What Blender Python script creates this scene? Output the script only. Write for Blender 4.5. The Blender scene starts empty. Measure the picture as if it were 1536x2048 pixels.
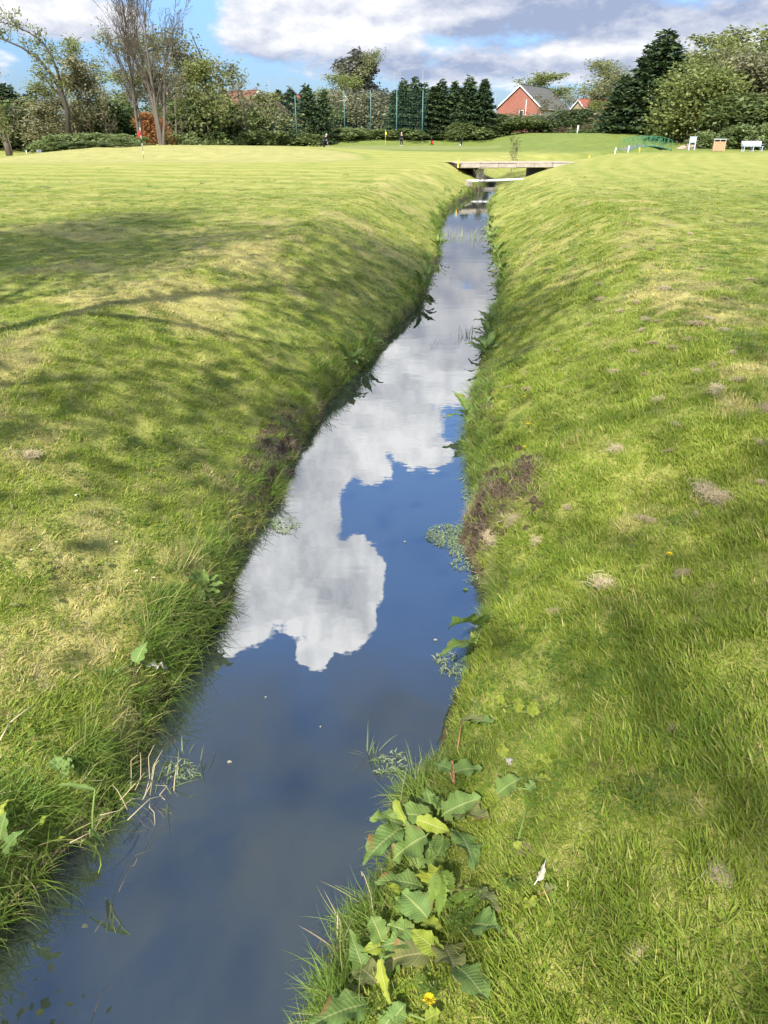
import bpy, bmesh, math, random
import numpy as np
from mathutils import Vector, Matrix, Euler

sc = bpy.context.scene
col = sc.collection
R = math.radians

# ------------------------------------------------------------------ camera
EYE = 3.0                       # metres above the water of the ditch
FPX = 1500.0                    # focal length in pixels of the 1536 x 2048 photograph
PITCH = math.atan((1024 - 263) / FPX)
cam_d = bpy.data.cameras.new('camera')
cam_d.sensor_fit = 'VERTICAL'
cam_d.sensor_height = 36.0
cam_d.lens = 36.0 * FPX / 2048.0
cam_d.clip_start = 0.05
cam_d.clip_end = 5000
cam = bpy.data.objects.new('camera', cam_d)
col.objects.link(cam)
cam.location = (0, 0, EYE)
cam.rotation_euler = (math.pi / 2 - PITCH, 0, 0)
sc.camera = cam

# ------------------------------------------------------------------ sun and sky
SUN_EL, SUN_AZ = R(43), R(197)          # azimuth clockwise from +Y: behind the camera, to its left
sun_dir = Vector((math.sin(SUN_AZ) * math.cos(SUN_EL), math.cos(SUN_AZ) * math.cos(SUN_EL), math.sin(SUN_EL)))
sun_d = bpy.data.lights.new('sun', 'SUN')
sun_d.energy = 4.8
sun_d.angle = R(0.6)
sun_d.color = (1.0, 0.95, 0.86)
sun = bpy.data.objects.new('sun', sun_d)
col.objects.link(sun)
sun.rotation_euler = (-sun_dir).to_track_quat('-Z', 'Y').to_euler()
sun.location = (-20, -30, 40)

sc.view_settings.view_transform = 'Standard'
sc.view_settings.look = 'None'
sc.view_settings.exposure = 1.0
sc.view_settings.gamma = 1.0
sc.view_settings.use_curve_mapping = False
sc.render.engine = 'CYCLES'
sc.cycles.use_denoising = True
sc.cycles.use_adaptive_sampling = True
sc.cycles.adaptive_threshold = 0.02
sc.cycles.max_bounces = 5
sc.cycles.diffuse_bounces = 2
sc.cycles.glossy_bounces = 3
sc.cycles.transmission_bounces = 4
sc.cycles.transparent_max_bounces = 8
sc.cycles.sample_clamp_indirect = 4.0

def pix_ray(px, py):
    a = (px - 768) / FPX
    b = (1024 - py) / FPX
    return np.array([a, math.cos(PITCH) + b * math.sin(PITCH), -math.sin(PITCH) + b * math.cos(PITCH)])

def azel(px, py, refl):
    d = pix_ray(px, py)
    d = d / np.linalg.norm(d)
    if refl:
        d[2] = -d[2]
    return math.degrees(math.atan2(d[0], d[1])), math.degrees(math.asin(d[2]))

class NT:
    """small helper that writes shader node trees"""
    def __init__(s, tree):
        s.t = tree
    def n(s, kind, **kw):
        nd = s.t.nodes.new(kind)
        for k, v in kw.items():
            setattr(nd, k, v)
        return nd
    def put(s, sock, v):
        if isinstance(v, bpy.types.NodeSocket):
            s.t.links.new(v, sock)
        elif v is not None:
            if sock.type == 'RGBA' and len(v) == 3:
                v = (*v, 1)
            sock.default_value = v
    def math(s, op, a, b=None, c=None, clamp=False):
        nd = s.n('ShaderNodeMath', operation=op, use_clamp=clamp)
        s.put(nd.inputs[0], a)
        if b is not None: s.put(nd.inputs[1], b)
        if c is not None: s.put(nd.inputs[2], c)
        return nd.outputs[0]
    def vec(s, op, a, b=None, scale=None):
        nd = s.n('ShaderNodeVectorMath', operation=op)
        s.put(nd.inputs[0], a)
        if b is not None: s.put(nd.inputs[1], b)
        if scale is not None: s.put(nd.inputs['Scale'], scale)
        return nd.outputs['Value'] if op in ('LENGTH', 'DOT_PRODUCT', 'DISTANCE') else nd.outputs[0]
    def mix(s, fac, a, b, blend='MIX'):
        nd = s.n('ShaderNodeMix', data_type='RGBA', blend_type=blend)
        s.put(nd.inputs[0], fac); s.put(nd.inputs[6], a); s.put(nd.inputs[7], b)
        return nd.outputs[2]
    def noise(s, vec=None, scale=5, detail=4, rough=0.55, dim='3D', dist=0.0):
        nd = s.n('ShaderNodeTexNoise', noise_dimensions=dim)
        if vec is not None: s.put(nd.inputs['Vector'], vec)
        nd.inputs['Scale'].default_value = scale
        nd.inputs['Detail'].default_value = detail
        nd.inputs['Roughness'].default_value = rough
        nd.inputs['Distortion'].default_value = dist
        return nd.outputs[0]
    def smooth(s, v, lo, hi, a=0.0, b=1.0):
        nd = s.n('ShaderNodeMapRange', interpolation_type='SMOOTHSTEP')
        s.put(nd.inputs[0], v)
        for i, q in enumerate((lo, hi, a, b)):
            s.put(nd.inputs[i + 1], q)
        return nd.outputs[0]
    def lin(s, v, lo, hi, a=0.0, b=1.0):
        nd = s.n('ShaderNodeMapRange')
        s.put(nd.inputs[0], v)
        for i, q in enumerate((lo, hi, a, b)):
            s.put(nd.inputs[i + 1], q)
        return nd.outputs[0]
    def attr(s, name, inst=False):
        nd = s.n('ShaderNodeAttribute', attribute_name=name)
        nd.attribute_type = 'INSTANCER' if inst else 'GEOMETRY'
        return nd

world = bpy.data.worlds.new('World')
sc.world = world
world.use_nodes = True
wt = world.node_tree
wt.nodes.clear()
W = NT(wt)
sky = W.n('ShaderNodeTexSky', sky_type='NISHITA', sun_disc=False)
sky.sun_elevation = SUN_EL
sky.sun_rotation = SUN_AZ
sky.altitude = 50
sky.air_density = 1.0
sky.dust_density = 0.6
sky.ozone_density = 2.5
SKY_STR = 0.10
tc = W.n('ShaderNodeTexCoord')
dirv = tc.outputs['Generated']
sep = W.n('ShaderNodeSeparateXYZ'); W.put(sep.inputs[0], dirv)
az = W.math('MULTIPLY', W.math('ARCTAN2', sep.outputs[0], sep.outputs[1]), 57.2958)
el = W.math('MULTIPLY', W.math('ARCSINE', sep.outputs[2]), 57.2958)
# clouds: banks of cumulus given as ellipses in azimuth / elevation (degrees), broken up by fractal noise.
# flat low banks near the horizon are stretched sideways, high ones are rounder
cmb = W.n('ShaderNodeCombineXYZ')
W.put(cmb.inputs[0], az); W.put(cmb.inputs[1], el)
P = cmb.outputs[0]
squash = W.n('ShaderNodeCombineXYZ')
W.put(squash.inputs[0], W.math('MULTIPLY', az, 0.6))
W.put(squash.inputs[1], W.math('MULTIPLY', W.math('LOGARITHM', W.math('MULTIPLY_ADD', W.math('MAXIMUM', el, -8.0), 0.1, 1.0), math.e), 20.0))
fb_c = W.noise(squash.outputs[0], 0.22, 10, 0.61)           # coarse billows
fb_up = W.noise(W.vec('ADD', squash.outputs[0], (-0.35, 0.75, 0)), 0.22, 10, 0.61)
big = W.noise(W.vec('MULTIPLY', dirv, (1, 1, 2.2)), 2.1, 3, 0.5)
CL = [  # (pixel x, pixel y, seen in the water?, half width deg, half height deg, weight)
    (690, 35, 0, 8.2, 3.6, 1.15), (540, 70, 0, 4.2, 2.3, 1.0), (900, 20, 0, 5.5, 2.2, 1.05), (760, 110, 0, 9.0, 1.6, .6),
    (110, 30, 0, 7.5, 1.25, .9), (1060, 125, 0, 8.5, 1.7, 1.0), (1270, 105, 0, 8.0, 2.2, .9), (1480, 60, 0, 8.0, 1.9, 1.0), (900, 150, 0, 6.0, .8, .6),
    (1200, 25, 0, 12.0, 2.2, .75),
    (860, 640, 1, 10.0, 3.4, 1.1), (940, 520, 1, 9.0, 3.0, .95), (880, 740, 1, 9.0, 3.2, 1.0), (720, 830, 1, 7.6, 4.0, 1.15), (840, 905, 1, 3.0, 1.7, 1.0),
    (620, 930, 1, 5.2, 4.0, 1.1), (735, 935, 1, 2.6, 2.2, .95), (600, 1040, 1, 5.0, 4.2, 1.15), (600, 1160, 1, 6.8, 4.6, 1.25), (690, 1150, 1, 3.6, 4.0, 1.1),
    (470, 1230, 1, 5.0, 3.0, 1.1), (690, 1240, 1, 3.0, 2.2, .95), (622, 1300, 1, 1.9, 1.5, .9),
    (-260, 120, 0, 7.0, 2.6, .8), (1750, 130, 0, 9.0, 3.2, 1.0), (300, 900, 1, 13, 8, .9)]
dens = None
for (px, py, rf, rx, ry, w) in CL:
    a, e = azel(px, py, rf)
    v = W.vec('MULTIPLY', W.vec('SUBTRACT', P, (a, e, 0)), (1 / rx, 1 / ry, 0))
    q = W.math('MULTIPLY_ADD', W.vec('DOT_PRODUCT', v, v), -w, w)
    dens = q if dens is None else W.math('SMOOTH_MAX', dens, q, 0.25)
# everywhere else: the same broken cumulus without placed banks
away = W.math('MAXIMUM', W.smooth(W.math('ABSOLUTE', az), 26, 44), W.smooth(el, 60, 72))
dens = W.mix(away, dens, W.math('MULTIPLY_ADD', big, 5.0, -2.35))
dens = W.math('MAXIMUM', W.math('MINIMUM', dens, 1.2), -1.0)
dens = W.math('ADD', dens, W.math('MULTIPLY_ADD', fb_c, 3.2, -1.75))
mask = W.smooth(dens, W.lin(el, 4, 20, -0.12, -0.03), W.lin(el, 4, 20, 0.45, 0.16))
# thin veil high up, drifting on a flat layer
lay = W.n('ShaderNodeCombineXYZ')
zz = W.math('MAXIMUM', sep.outputs[2], 0.15)
W.put(lay.inputs[0], W.math('DIVIDE', sep.outputs[0], zz)); W.put(lay.inputs[1], W.math('DIVIDE', sep.outputs[1], zz))
veil = W.math('MULTIPLY', W.smooth(W.noise(lay.outputs[0], 2.6, 6, 0.6, dist=0.5), 0.28, 0.70), W.smooth(el, 34, 43, 0.05, 1.0))
lit = W.math('MULTIPLY_ADD', W.math('SUBTRACT', fb_c, fb_up), 3.4, 0.66)      # billow tops catch the sun
for (px, py, rf, rx, ry, w) in [     # flat grey bases and sunlit heads of the banks in view
        (1230, 15, 0, 14, 2.2, -.62), (800, 135, 0, 13, 1.1, -.55), (1000, 70, 0, 5, 1.0, -.45), (1300, 130, 0, 9, .9, -.30), (120, 75, 0, 9, .9, -.35), (430, 120, 0, 5, 1.0, -.3),
        (640, 40, 0, 6.5, 2.3, .30), (880, 20, 0, 4, 1.4, .28), (1130, 105, 0, 6, .9, .25), (1450, 70, 0, 7, 1.0, .25), (90, 30, 0, 5, .9, .2),
        (870, 690, 1, 6, 2.2, -.25), (600, 960, 1, 4, 3.2, -.22), (620, 1120, 1, 4, 2.2, -.12), (790, 900, 1, 4, 2.2, .2), (620, 1270, 1, 8, 1.6, .25), (800, 620, 1, 5, 1.5, .15)]:
    a, e = azel(px, py, rf)
    v = W.vec('MULTIPLY', W.vec('SUBTRACT', P, (a, e, 0)), (1 / rx, 1 / ry, 0))
    lit = W.math('ADD', lit, W.smooth(W.vec('DOT_PRODUCT', v, v), 1.3, 0.0, 0.0, w))
core = W.smooth(dens, 0.25, 1.35)                                             # thick middles are greyer
lit = W.math('SUBTRACT', lit, W.math('MULTIPLY', core, 0.22), clamp=True)
ccol = W.mix(lit, W.mix(W.smooth(el, 9, 16), (2.0, 2.4, 3.4), (5.0, 5.3, 5.9)), W.mix(W.smooth(el, 9, 16), (5.6, 5.6, 5.7), (12.0, 12.0, 12.0)))
deep = W.mix(W.smooth(el, 36, 50), W.mix(W.smooth(el, 0, 22), (0.36, 0.46, 0.66), (1.20, 1.45, 1.80)), (0.72, 0.82, 0.92))        # clear April air: bluer than the standard haze
skyc = W.mix(veil, W.mix(1.0, sky.outputs[0], deep, 'MULTIPLY'), (1.45, 1.72, 1.95))
fin = W.mix(mask, skyc, ccol)
bg = W.n('ShaderNodeBackground')
W.put(bg.inputs[0], fin)
bg.inputs[1].default_value = SKY_STR
wo = W.n('ShaderNodeOutputWorld')
wt.links.new(bg.outputs[0], wo.inputs[0])
world.cycles.sampling_method = 'MANUAL'
world.cycles.sample_map_resolution = 512

# ------------------------------------------------------------------ helpers: noise, meshes, tags
def _hash(ix, iy, seed):
    h = (ix.astype(np.int64) * 374761393 + iy.astype(np.int64) * 668265263 + seed * 982451653) & 0x7fffffff
    h = ((h ^ (h >> 13)) * 1274126177) & 0x7fffffff
    h = h ^ (h >> 16)
    return (h & 0xffff) / 65535.0

def vnoise(x, y, seed=0):
    x = np.asarray(x, float); y = np.asarray(y, float)
    ix = np.floor(x); iy = np.floor(y)
    fx = x - ix; fy = y - iy
    fx = fx * fx * (3 - 2 * fx); fy = fy * fy * (3 - 2 * fy)
    a = _hash(ix, iy, seed); b = _hash(ix + 1, iy, seed)
    c = _hash(ix, iy + 1, seed); d = _hash(ix + 1, iy + 1, seed)
    return (a * (1 - fx) + b * fx) * (1 - fy) + (c * (1 - fx) + d * fx) * fy

def fbm(x, y, seed=0, oct=4):
    s = 0; a = 0.5; t = 0
    for i in range(oct):
        s = s + a * vnoise(x * 2 ** i, y * 2 ** i, seed + i * 17)
        t += a; a *= 0.5
    return s / t

def sst(v, lo, hi):
    t = np.clip((v - lo) / (hi - lo), 0, 1)
    return t * t * (3 - 2 * t)

def new_mesh(name, verts, faces, mats=(), smooth=False, fattr=None, vattr=None, midx=None):
    me = bpy.data.meshes.new(name)
    verts = np.asarray(verts, float)
    if isinstance(faces, np.ndarray):
        nf, k = faces.shape
        me.vertices.add(len(verts)); me.vertices.foreach_set('co', verts.ravel())
        me.loops.add(nf * k); me.loops.foreach_set('vertex_index', faces.astype(np.int32).ravel())
        me.polygons.add(nf); me.polygons.foreach_set('loop_start', np.arange(0, nf * k, k, dtype=np.int32))
        me.update(calc_edges=True)
    else:
        me.from_pydata([tuple(v) for v in verts], [], [tuple(f) for f in faces])
    for m in mats: me.materials.append(m)
    if smooth: me.polygons.foreach_set('use_smooth', np.ones(len(me.polygons), bool))
    if midx is not None: me.polygons.foreach_set('material_index', np.asarray(midx, np.int32))
    for k, v in (fattr or {}).items():
        at = me.attributes.new(k, 'FLOAT', 'FACE'); at.data.foreach_set('value', np.asarray(v, np.float32))
    for k, v in (vattr or {}).items():
        at = me.attributes.new(k, 'FLOAT', 'POINT'); at.data.foreach_set('value', np.asarray(v, np.float32))
    me.update()
    return me

def link(name, me, parent=None, loc=(0, 0, 0), rot=(0, 0, 0), scale=(1, 1, 1)):
    o = bpy.data.objects.new(name, me)
    col.objects.link(o)
    o.location = loc; o.rotation_euler = rot; o.scale = scale
    if parent is not None: o.parent = parent
    return o

def tag(o, label=None, cat=None, group=None, kind=None):
    if label: o['label'] = label
    if cat: o['category'] = cat
    if group: o['group'] = group
    if kind: o['kind'] = kind
    return o

def thing(name, label, cat, loc=(0, 0, 0), rz=0.0, group=None):
    o = bpy.data.objects.new(name, None)
    o.empty_display_size = 0.2
    col.objects.link(o)
    o.location = loc; o.rotation_euler = (0, 0, rz)
    return tag(o, label, cat, group)

class MB:
    """collects boxes, tubes and polygons for one mesh"""
    def __init__(s):
        s.v = []; s.f = []
    def poly(s, pts):
        i = len(s.v); s.v += [tuple(p) for p in pts]; s.f.append(tuple(range(i, i + len(pts)))); return s
    def box(s, c, size, rot=None):
        i = len(s.v)
        M = Euler(rot).to_matrix() if rot else None
        for dx in (-.5, .5):
            for dy in (-.5, .5):
                for dz in (-.5, .5):
                    p = Vector((dx * size[0], dy * size[1], dz * size[2]))
                    if M: p = M @ p
                    s.v.append((c[0] + p.x, c[1] + p.y, c[2] + p.z))
        for q in ((0, 1, 3, 2), (4, 6, 7, 5), (0, 4, 5, 1), (2, 3, 7, 6), (0, 2, 6, 4), (1, 5, 7, 3)):
            s.f.append(tuple(i + k for k in q))
        return s
    def bar(s, a, b, w, h=None):
        """square bar from a to b"""
        a = Vector(a); b = Vector(b); d = (b - a).normalized()
        u = d.cross(Vector((0, 0, 1)))
        if u.length < 1e-4: u = Vector((1, 0, 0))
        u.normalize(); n = u.cross(d)
        h = h or w
        i = len(s.v)
        for p in (a, b):
            for su, sn in ((-1, -1), (1, -1), (1, 1), (-1, 1)):
                s.v.append(tuple(p + u * su * w / 2 + n * sn * h / 2))
        s.f += [(i, i + 1, i + 2, i + 3)[::-1], (i + 4, i + 5, i + 6, i + 7)]
        for k in range(4):
            s.f.append((i + k, i + (k + 1) % 4, i + 4 + (k + 1) % 4, i + 4 + k))
        return s
    def tube(s, pts, rads, n=6, cap=True):
        pts = [Vector(p) for p in pts]
        if not hasattr(rads, '__len__'): rads = [rads] * len(pts)
        i0 = len(s.v)
        prev = None
        for k, p in enumerate(pts):
            d = (pts[min(k + 1, len(pts) - 1)] - pts[max(k - 1, 0)])
            d = d.normalized() if d.length > 1e-9 else Vector((0, 0, 1))
            if prev is None:
                u = d.cross(Vector((0.31, 0.95, 0.02)));
                if u.length < 1e-3: u = d.cross(Vector((1, 0, 0)))
            else:
                u = prev - d * prev.dot(d)
            u.normalize(); prev = u; w = d.cross(u)
            for j in range(n):
                t = 2 * math.pi * j / n
                s.v.append(tuple(p + (u * math.cos(t) + w * math.sin(t)) * rads[k]))
        for k in range(len(pts) - 1):
            for j in range(n):
                a = i0 + k * n + j; b = i0 + k * n + (j + 1) % n
                s.f.append((a, b, b + n, a + n))
        if cap:
            s.f.append(tuple(i0 + j for j in range(n))[::-1])
            s.f.append(tuple(i0 + (len(pts) - 1) * n + j for j in range(n)))
        return s
    def ball(s, c, r, nu=8, nv=6):
        i0 = len(s.v)
        rr = r if hasattr(r, '__len__') else (r, r, r)
        for a in range(nv + 1):
            th = math.pi * a / nv
            for b in range(nu):
                ph = 2 * math.pi * b / nu
                s.v.append((c[0] + rr[0] * math.sin(th) * math.cos(ph), c[1] + rr[1] * math.sin(th) * math.sin(ph), c[2] + rr[2] * math.cos(th)))
        for a in range(nv):
            for b in range(nu):
                s.f.append((i0 + a * nu + b, i0 + (a + 1) * nu + b, i0 + (a + 1) * nu + (b + 1) % nu, i0 + a * nu + (b + 1) % nu))
        return s
    def mesh(s, name, m, smooth=False):
        return new_mesh(name, s.v, s.f, [m] if m else [], smooth)
    def build(s, name, m, parent=None, smooth=False, **kw):
        return link(name, s.mesh(name, m, smooth), parent, **kw)

def copy_tree(o, parent=None):
    c = o.copy(); col.objects.link(c); c.parent = parent
    for ch in list(o.children):
        copy_tree(ch, c)
    return c

# ------------------------------------------------------------------ materials
def principled(name, color, rough=0.8, spec=0.3, metal=0.0, var=0.15, scale=8.0, bump=0.0, bscale=60.0, emis=None):
    m = bpy.data.materials.new(name); m.use_nodes = True
    t = NT(m.node_tree); b = m.node_tree.nodes['Principled BSDF']
    tcn = t.n('ShaderNodeTexCoord')
    nz = t.noise(tcn.outputs['Object'], scale, 5, 0.6)
    c = t.mix(nz, tuple(x * (1 - var) for x in color), tuple(min(1, x * (1 + var)) for x in color))
    t.put(b.inputs['Base Color'], c)
    b.inputs['Roughness'].default_value = rough
    b.inputs['Specular IOR Level'].default_value = spec
    b.inputs['Metallic'].default_value = metal
    if bump:
        bn = t.n('ShaderNodeBump'); bn.inputs['Strength'].default_value = bump; bn.inputs['Distance'].default_value = 0.02
        t.put(bn.inputs['Height'], t.noise(tcn.outputs['Object'], bscale, 4, 0.6))
        t.put(b.inputs['Normal'], bn.outputs[0])
    return m

def leaf_mat(name, dark, mid, light, trans=0.35, gloss=0.25, rough=0.55, attr='rnd'):
    """foliage: colour varies leaf by leaf, some light passes through"""
    m = bpy.data.materials.new(name); m.use_nodes = True
    t = NT(m.node_tree); nt = m.node_tree; nt.nodes.clear()
    at = t.attr(attr)
    rp = t.n('ShaderNodeValToRGB')
    e = rp.color_ramp.elements
    e[0].position = 0.0; e[0].color = (*dark, 1)
    e[1].position = 1.0; e[1].color = (*light, 1)
    k = e.new(0.5); k.color = (*mid, 1)
    t.put(rp.inputs[0], at.outputs['Fac'])
    oi = t.n('ShaderNodeObjectInfo')
    c = t.mix(t.lin(oi.outputs['Random'], 0, 1, 0.0, 0.35), rp.outputs[0], tuple(0.55 * x for x in mid))
    pb = t.n('ShaderNodeBsdfPrincipled')
    t.put(pb.inputs['Base Color'], c)
    pb.inputs['Roughness'].default_value = rough
    pb.inputs['Specular IOR Level'].default_value = gloss
    tr = t.n('ShaderNodeBsdfTranslucent')
    t.put(tr.inputs[0], t.mix(0.5, c, (light[0] * 1.2, light[1] * 1.25, light[2] * 0.6)))
    mx = t.n('ShaderNodeMixShader'); mx.inputs[0].default_value = trans
    nt.links.new(pb.outputs[0], mx.inputs[1]); nt.links.new(tr.outputs[0], mx.inputs[2])
    out = t.n('ShaderNodeOutputMaterial'); nt.links.new(mx.outputs[0], out.inputs[0])
    return m
# ------------------------------------------------------------------ the ground: one sheet, the ditch cut into it
EL_Y = np.array([-8, 0.8, 2.04, 2.42, 2.59, 3.17, 3.45, 4.1, 5.16, 6.05, 7.8, 9.0, 11.4, 13.1, 15.8, 20.5, 28.7, 35.7, 43.0, 49.0, 54, 60, 74, 80, 84, 95, 2000.])
EL_X = np.array([-1.9, -1.8, -1.63, -1.47, -1.31, -1.3, -1.29, -1.2, -1.14, -1.03, -.82, -.68, -.14, .28, .84, 1.4, 1.98, 2.95, 4.6, 6.1, 7.5, 9.2, 14.5, 20, 24.6, 31, 31.])
ER_Y = np.array([-8, 0.8, 1.65, 2.16, 2.74, 3.05, 3.78, 4.58, 5.0, 5.3, 6.37, 7.96, 9.86, 13.1, 16.3, 19.0, 23.4, 28.7, 37.0, 44.9, 49, 54, 60, 74, 80, 84, 95, 2000.])
ER_X = np.array([-.5, -.38, -.24, -.06, .08, .37, .53, .74, .66, .64, .83, .97, 1.3, 1.8, 2.45, 2.8, 3.2, 3.78, 4.78, 6.15, 7.4, 8.9, 10.9, 16.4, 22.2, 27.0, 33.5, 33.5])
# edge lines sampled, wobbled and smoothed a little
_ys = np.concatenate([np.arange(-8, 12, 0.04), np.arange(12, 60, 0.15), np.arange(60, 2000, 2.0)])
def _edge(Y, X, seed):
    x = np.interp(_ys, Y, X)
    x = x + (fbm(_ys * 1.6, _ys * 0 + 3.3, seed, 3) - .5) * 0.22 * sst(_ys, 0, 3) * (1 - sst(_ys, 60, 90))
    return x
_exl = _edge(EL_Y, EL_X, 5); _exr = _edge(ER_Y, ER_X, 11)
def edge_l(y): return np.interp(y, _ys, _exl)
def edge_r(y): return np.interp(y, _ys, _exr)

def base_h(x, y):
    """level of the land away from the ditch"""
    x = np.asarray(x, float); y = np.asarray(y, float)
    z = 1.28 + 0 * x
    z = z - 0.35 * sst(y, 55, 105) * (1 - sst(x, 14, 24))
    # raised green on the left, higher towards its back
    mx, my = (x + 19) / 19.0, (y - 79) / 11.0
    z = z + 0.72 * np.exp(-(mx * mx) ** 1.6 - (my * my) ** 1.3)
    z = z - 0.30 * np.exp(-((x + 19) / 20) ** 2 - ((y - 62) / 9.0) ** 2)
    z = z - 0.55 * sst(-x, 24, 36) * sst(y, 40, 70) 
    # banks at the back of the course
    z = z + 1.7 * sst(y, 138, 158) * (1 - sst(x, 14, 24)) * sst(x, -40, 0)
    z = z + 1.5 * sst(y, 93, 116) * sst(x, 15, 26)
    z = z + 0.5 * sst(y, 80, 130) * sst(-x, 20, 45)
    # hump on the right bank and soft unevenness
    z = z + 0.13 * np.exp(-((x - 5.6) / 2.2) ** 2 - ((y - 18) / 4.0) ** 2)
    z = z + (fbm(x * .22, y * .22, 3, 3) - .5) * .16 + (fbm(x * 1.3, y * 1.3, 8, 3) - .5) * .045 * (1 - sst(y, 20, 45))
    return z

def height(x, y):
    x = np.asarray(x, float); y = np.asarray(y, float)
    top = base_h(x, y)
    dl = edge_l(y) - x; dr = x - edge_r(y)
    d = np.maximum(dl, dr)
    left = dl > dr
    n1 = fbm(x * 1.1 + 7, y * 1.1, 21, 3)
    lip = np.where(left, 0.16 + 0.22 * n1, 0.07 + 0.18 * n1)
    steep = np.exp(-((y - 5.35) / 0.62) ** 2) * 0.30 + np.exp(-((y - 7.6) / 1.0) ** 2) * 0.10
    lip = lip + np.where(left, 0, steep)
    wid = np.where(left, 2.25 + 0.5 * sst(y, 20, 45), 2.25 + 1.3 * sst(y, 14, 42))
    lw = np.where(left, 0.12, 0.20)
    t = np.clip((d - lw * .6) / wid, 0, 1)
    s = 1 - (1 - t) ** 1.32
    zb = lip * sst(d, 0.0, lw) + (top - lip) * s
    zb = zb + (fbm(x * 5, y * 5, 33, 3) - .5) * .05 * sst(d, .05, .3) * (1 - sst(y, 14, 24))
    slump = np.where(left, np.exp(-((y - 6.7) / .8) ** 2) * .6, np.exp(-((y - 5.4) / .7) ** 2) + .6 * np.exp(-((y - 7.9) / .9) ** 2)) * sst(d, .0, .1) * (1 - sst(d, .45, .75))
    zb = zb + slump * ((fbm(x * 7, y * 7, 35, 4) - .5) * .22 + (fbm(x * 22, y * 22, 36, 2) - .5) * .06)
    zb = np.where(d < 0, -0.55 * sst(-d, 0, 0.16), zb)
    k = 1 - sst(y, 86, 93)
    return top * (1 - k) + zb * k

def near_edge(x, y):
    return np.maximum(edge_l(y) - x, x - edge_r(y))

def dryness(x, y):
    x = np.asarray(x, float); y = np.asarray(y, float)
    left = (edge_l(y) - x) > 0
    d = near_edge(x, y)
    a = fbm(x * .9, y * .55, 41, 4) * .6 + fbm(x * 3.1, y * 2.3, 47, 3) * .4
    # tops of the banks are scalped and paler; near water it stays lush
    crest = np.exp(-((d - np.where(left, 2.3, 3.0)) / 1.0) ** 2)
    v = sst(a + .13 * crest + np.where(left, -.025, -.07) - .05 * sst(y, 14, 24) - .12 * np.exp(-(d / .35) ** 2), .47, .72)
    return np.clip(v, 0, 1)

def soilness(x, y):
    x = np.asarray(x, float); y = np.asarray(y, float)
    left = (edge_l(y) - x) > 0
    d = near_edge(x, y)
    n = fbm(x * 4.0, y * 4.0, 61, 3)
    r = np.exp(-((y - 5.55) / .62) ** 2) * sst(.72 - d, 0, .25) * 1.25 + .8 * np.exp(-((y - 8.2) / 1.4) ** 2) * sst(.36 - d, 0, .2)
    l = 1.25 * np.exp(-((y - 6.7) / 1.2) ** 2) * sst(.40 - d, 0, .2) + .6 * np.exp(-((y - 5.6) / .4) ** 2) * np.exp(-((d - .5) / .22) ** 2)
    s = np.where(left, l, r) * (0.45 + 1.0 * n)
    s = np.maximum(s, sst(.10 - d, 0, .08) * .9 * (1 - sst(y, 50, 60)))
    s = np.maximum(s, .55 * sst(fbm(x * 2.1 + 3, y * 2.1, 77, 4), .70, .80) * (1 - sst(y, 16, 30)))
    return np.clip(s, 0, 1)

def green_mask(x, y):
    """closely mown putting surfaces"""
    u = (x + 17.5) / 17.5; v = (y - 66) / 12.5
    g1 = 1 - sst(u * u + v * v + .10 * np.sin(3 * np.arctan2(v, u) + 1), .86, 1.0)
    u = (x - 0.5) / 17.0; v = (y - 122) / 17.0
    g2 = 1 - sst(u * u + v * v, .92, 1.0)
    return np.maximum(g1, g2)

def mow(x, y):
    """stripes left by the mower: -1..1"""
    left = (edge_l(y) - x) > 0
    st = np.sin((y * 0.93 + x * .22) * 2 * math.pi / 2.6 + 2.0 * fbm(x * .1, y * .1, 90, 2))
    d = near_edge(x, y)
    sr = .45 * np.sin(d * 2 * math.pi / 1.5 + 5 * fbm(x * .12, y * .05, 95, 2))
    return np.where(left, st * .8, sr) * sst(d, 1.6, 3.2)

def build_ground():
    ys = [-8.0]
    while ys[-1] < 1800:
        y = ys[-1]
        st = .25 if y < 1.2 else .05 if y < 7 else .05 * (y / 7.0) ** 1.25
        ys.append(y + min(st, 120 if y > 400 else 4.0 if y > 160 else 1.2))
    ys = np.array(ys)
    dd = [0.0]
    st = .022
    while dd[-1] < 1500:
        dd.append(dd[-1] + st)
        if dd[-1] > .34: st *= 1.062
        else: st = .026
    dd = np.array(dd)
    inn = np.array([-.30, -.17, -.12, -.08, -.04, -.015])
    D = np.concatenate([inn, dd])
    nl = len(D)
    XL = edge_l(ys)[:, None] - D[None, ::-1]
    XR = edge_r(ys)[:, None] + D[None, :]
    X = np.concatenate([XL, XR], 1)
    Y = np.repeat(ys[:, None], X.shape[1], 1)
    Z = height(X, Y)
    # earth at the water's edge is ragged, it overhangs in places
    nr, nc = X.shape
    V = np.stack([X, Y, Z], -1).reshape(-1, 3)
    i = np.arange(nr - 1)[:, None] * nc + np.arange(nc - 1)[None, :]
    F = np.stack([i, i + 1, i + nc + 1, i + nc], -1).reshape(-1, 4)
    x, y = V[:, 0], V[:, 1]
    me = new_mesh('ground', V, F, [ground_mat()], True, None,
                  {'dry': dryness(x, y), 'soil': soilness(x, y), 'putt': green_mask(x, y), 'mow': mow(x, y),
                   'lush_or_shade': np.maximum(sst(y, 84, 98) * sst(x, -14, -6), sst(y, 66, 90) * sst(x, 12, 20))})  # darkens the far ground: cloud shade painted into the turf colour
    o = link('ground', me)
    tag(o, kind='structure')
    return o

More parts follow.
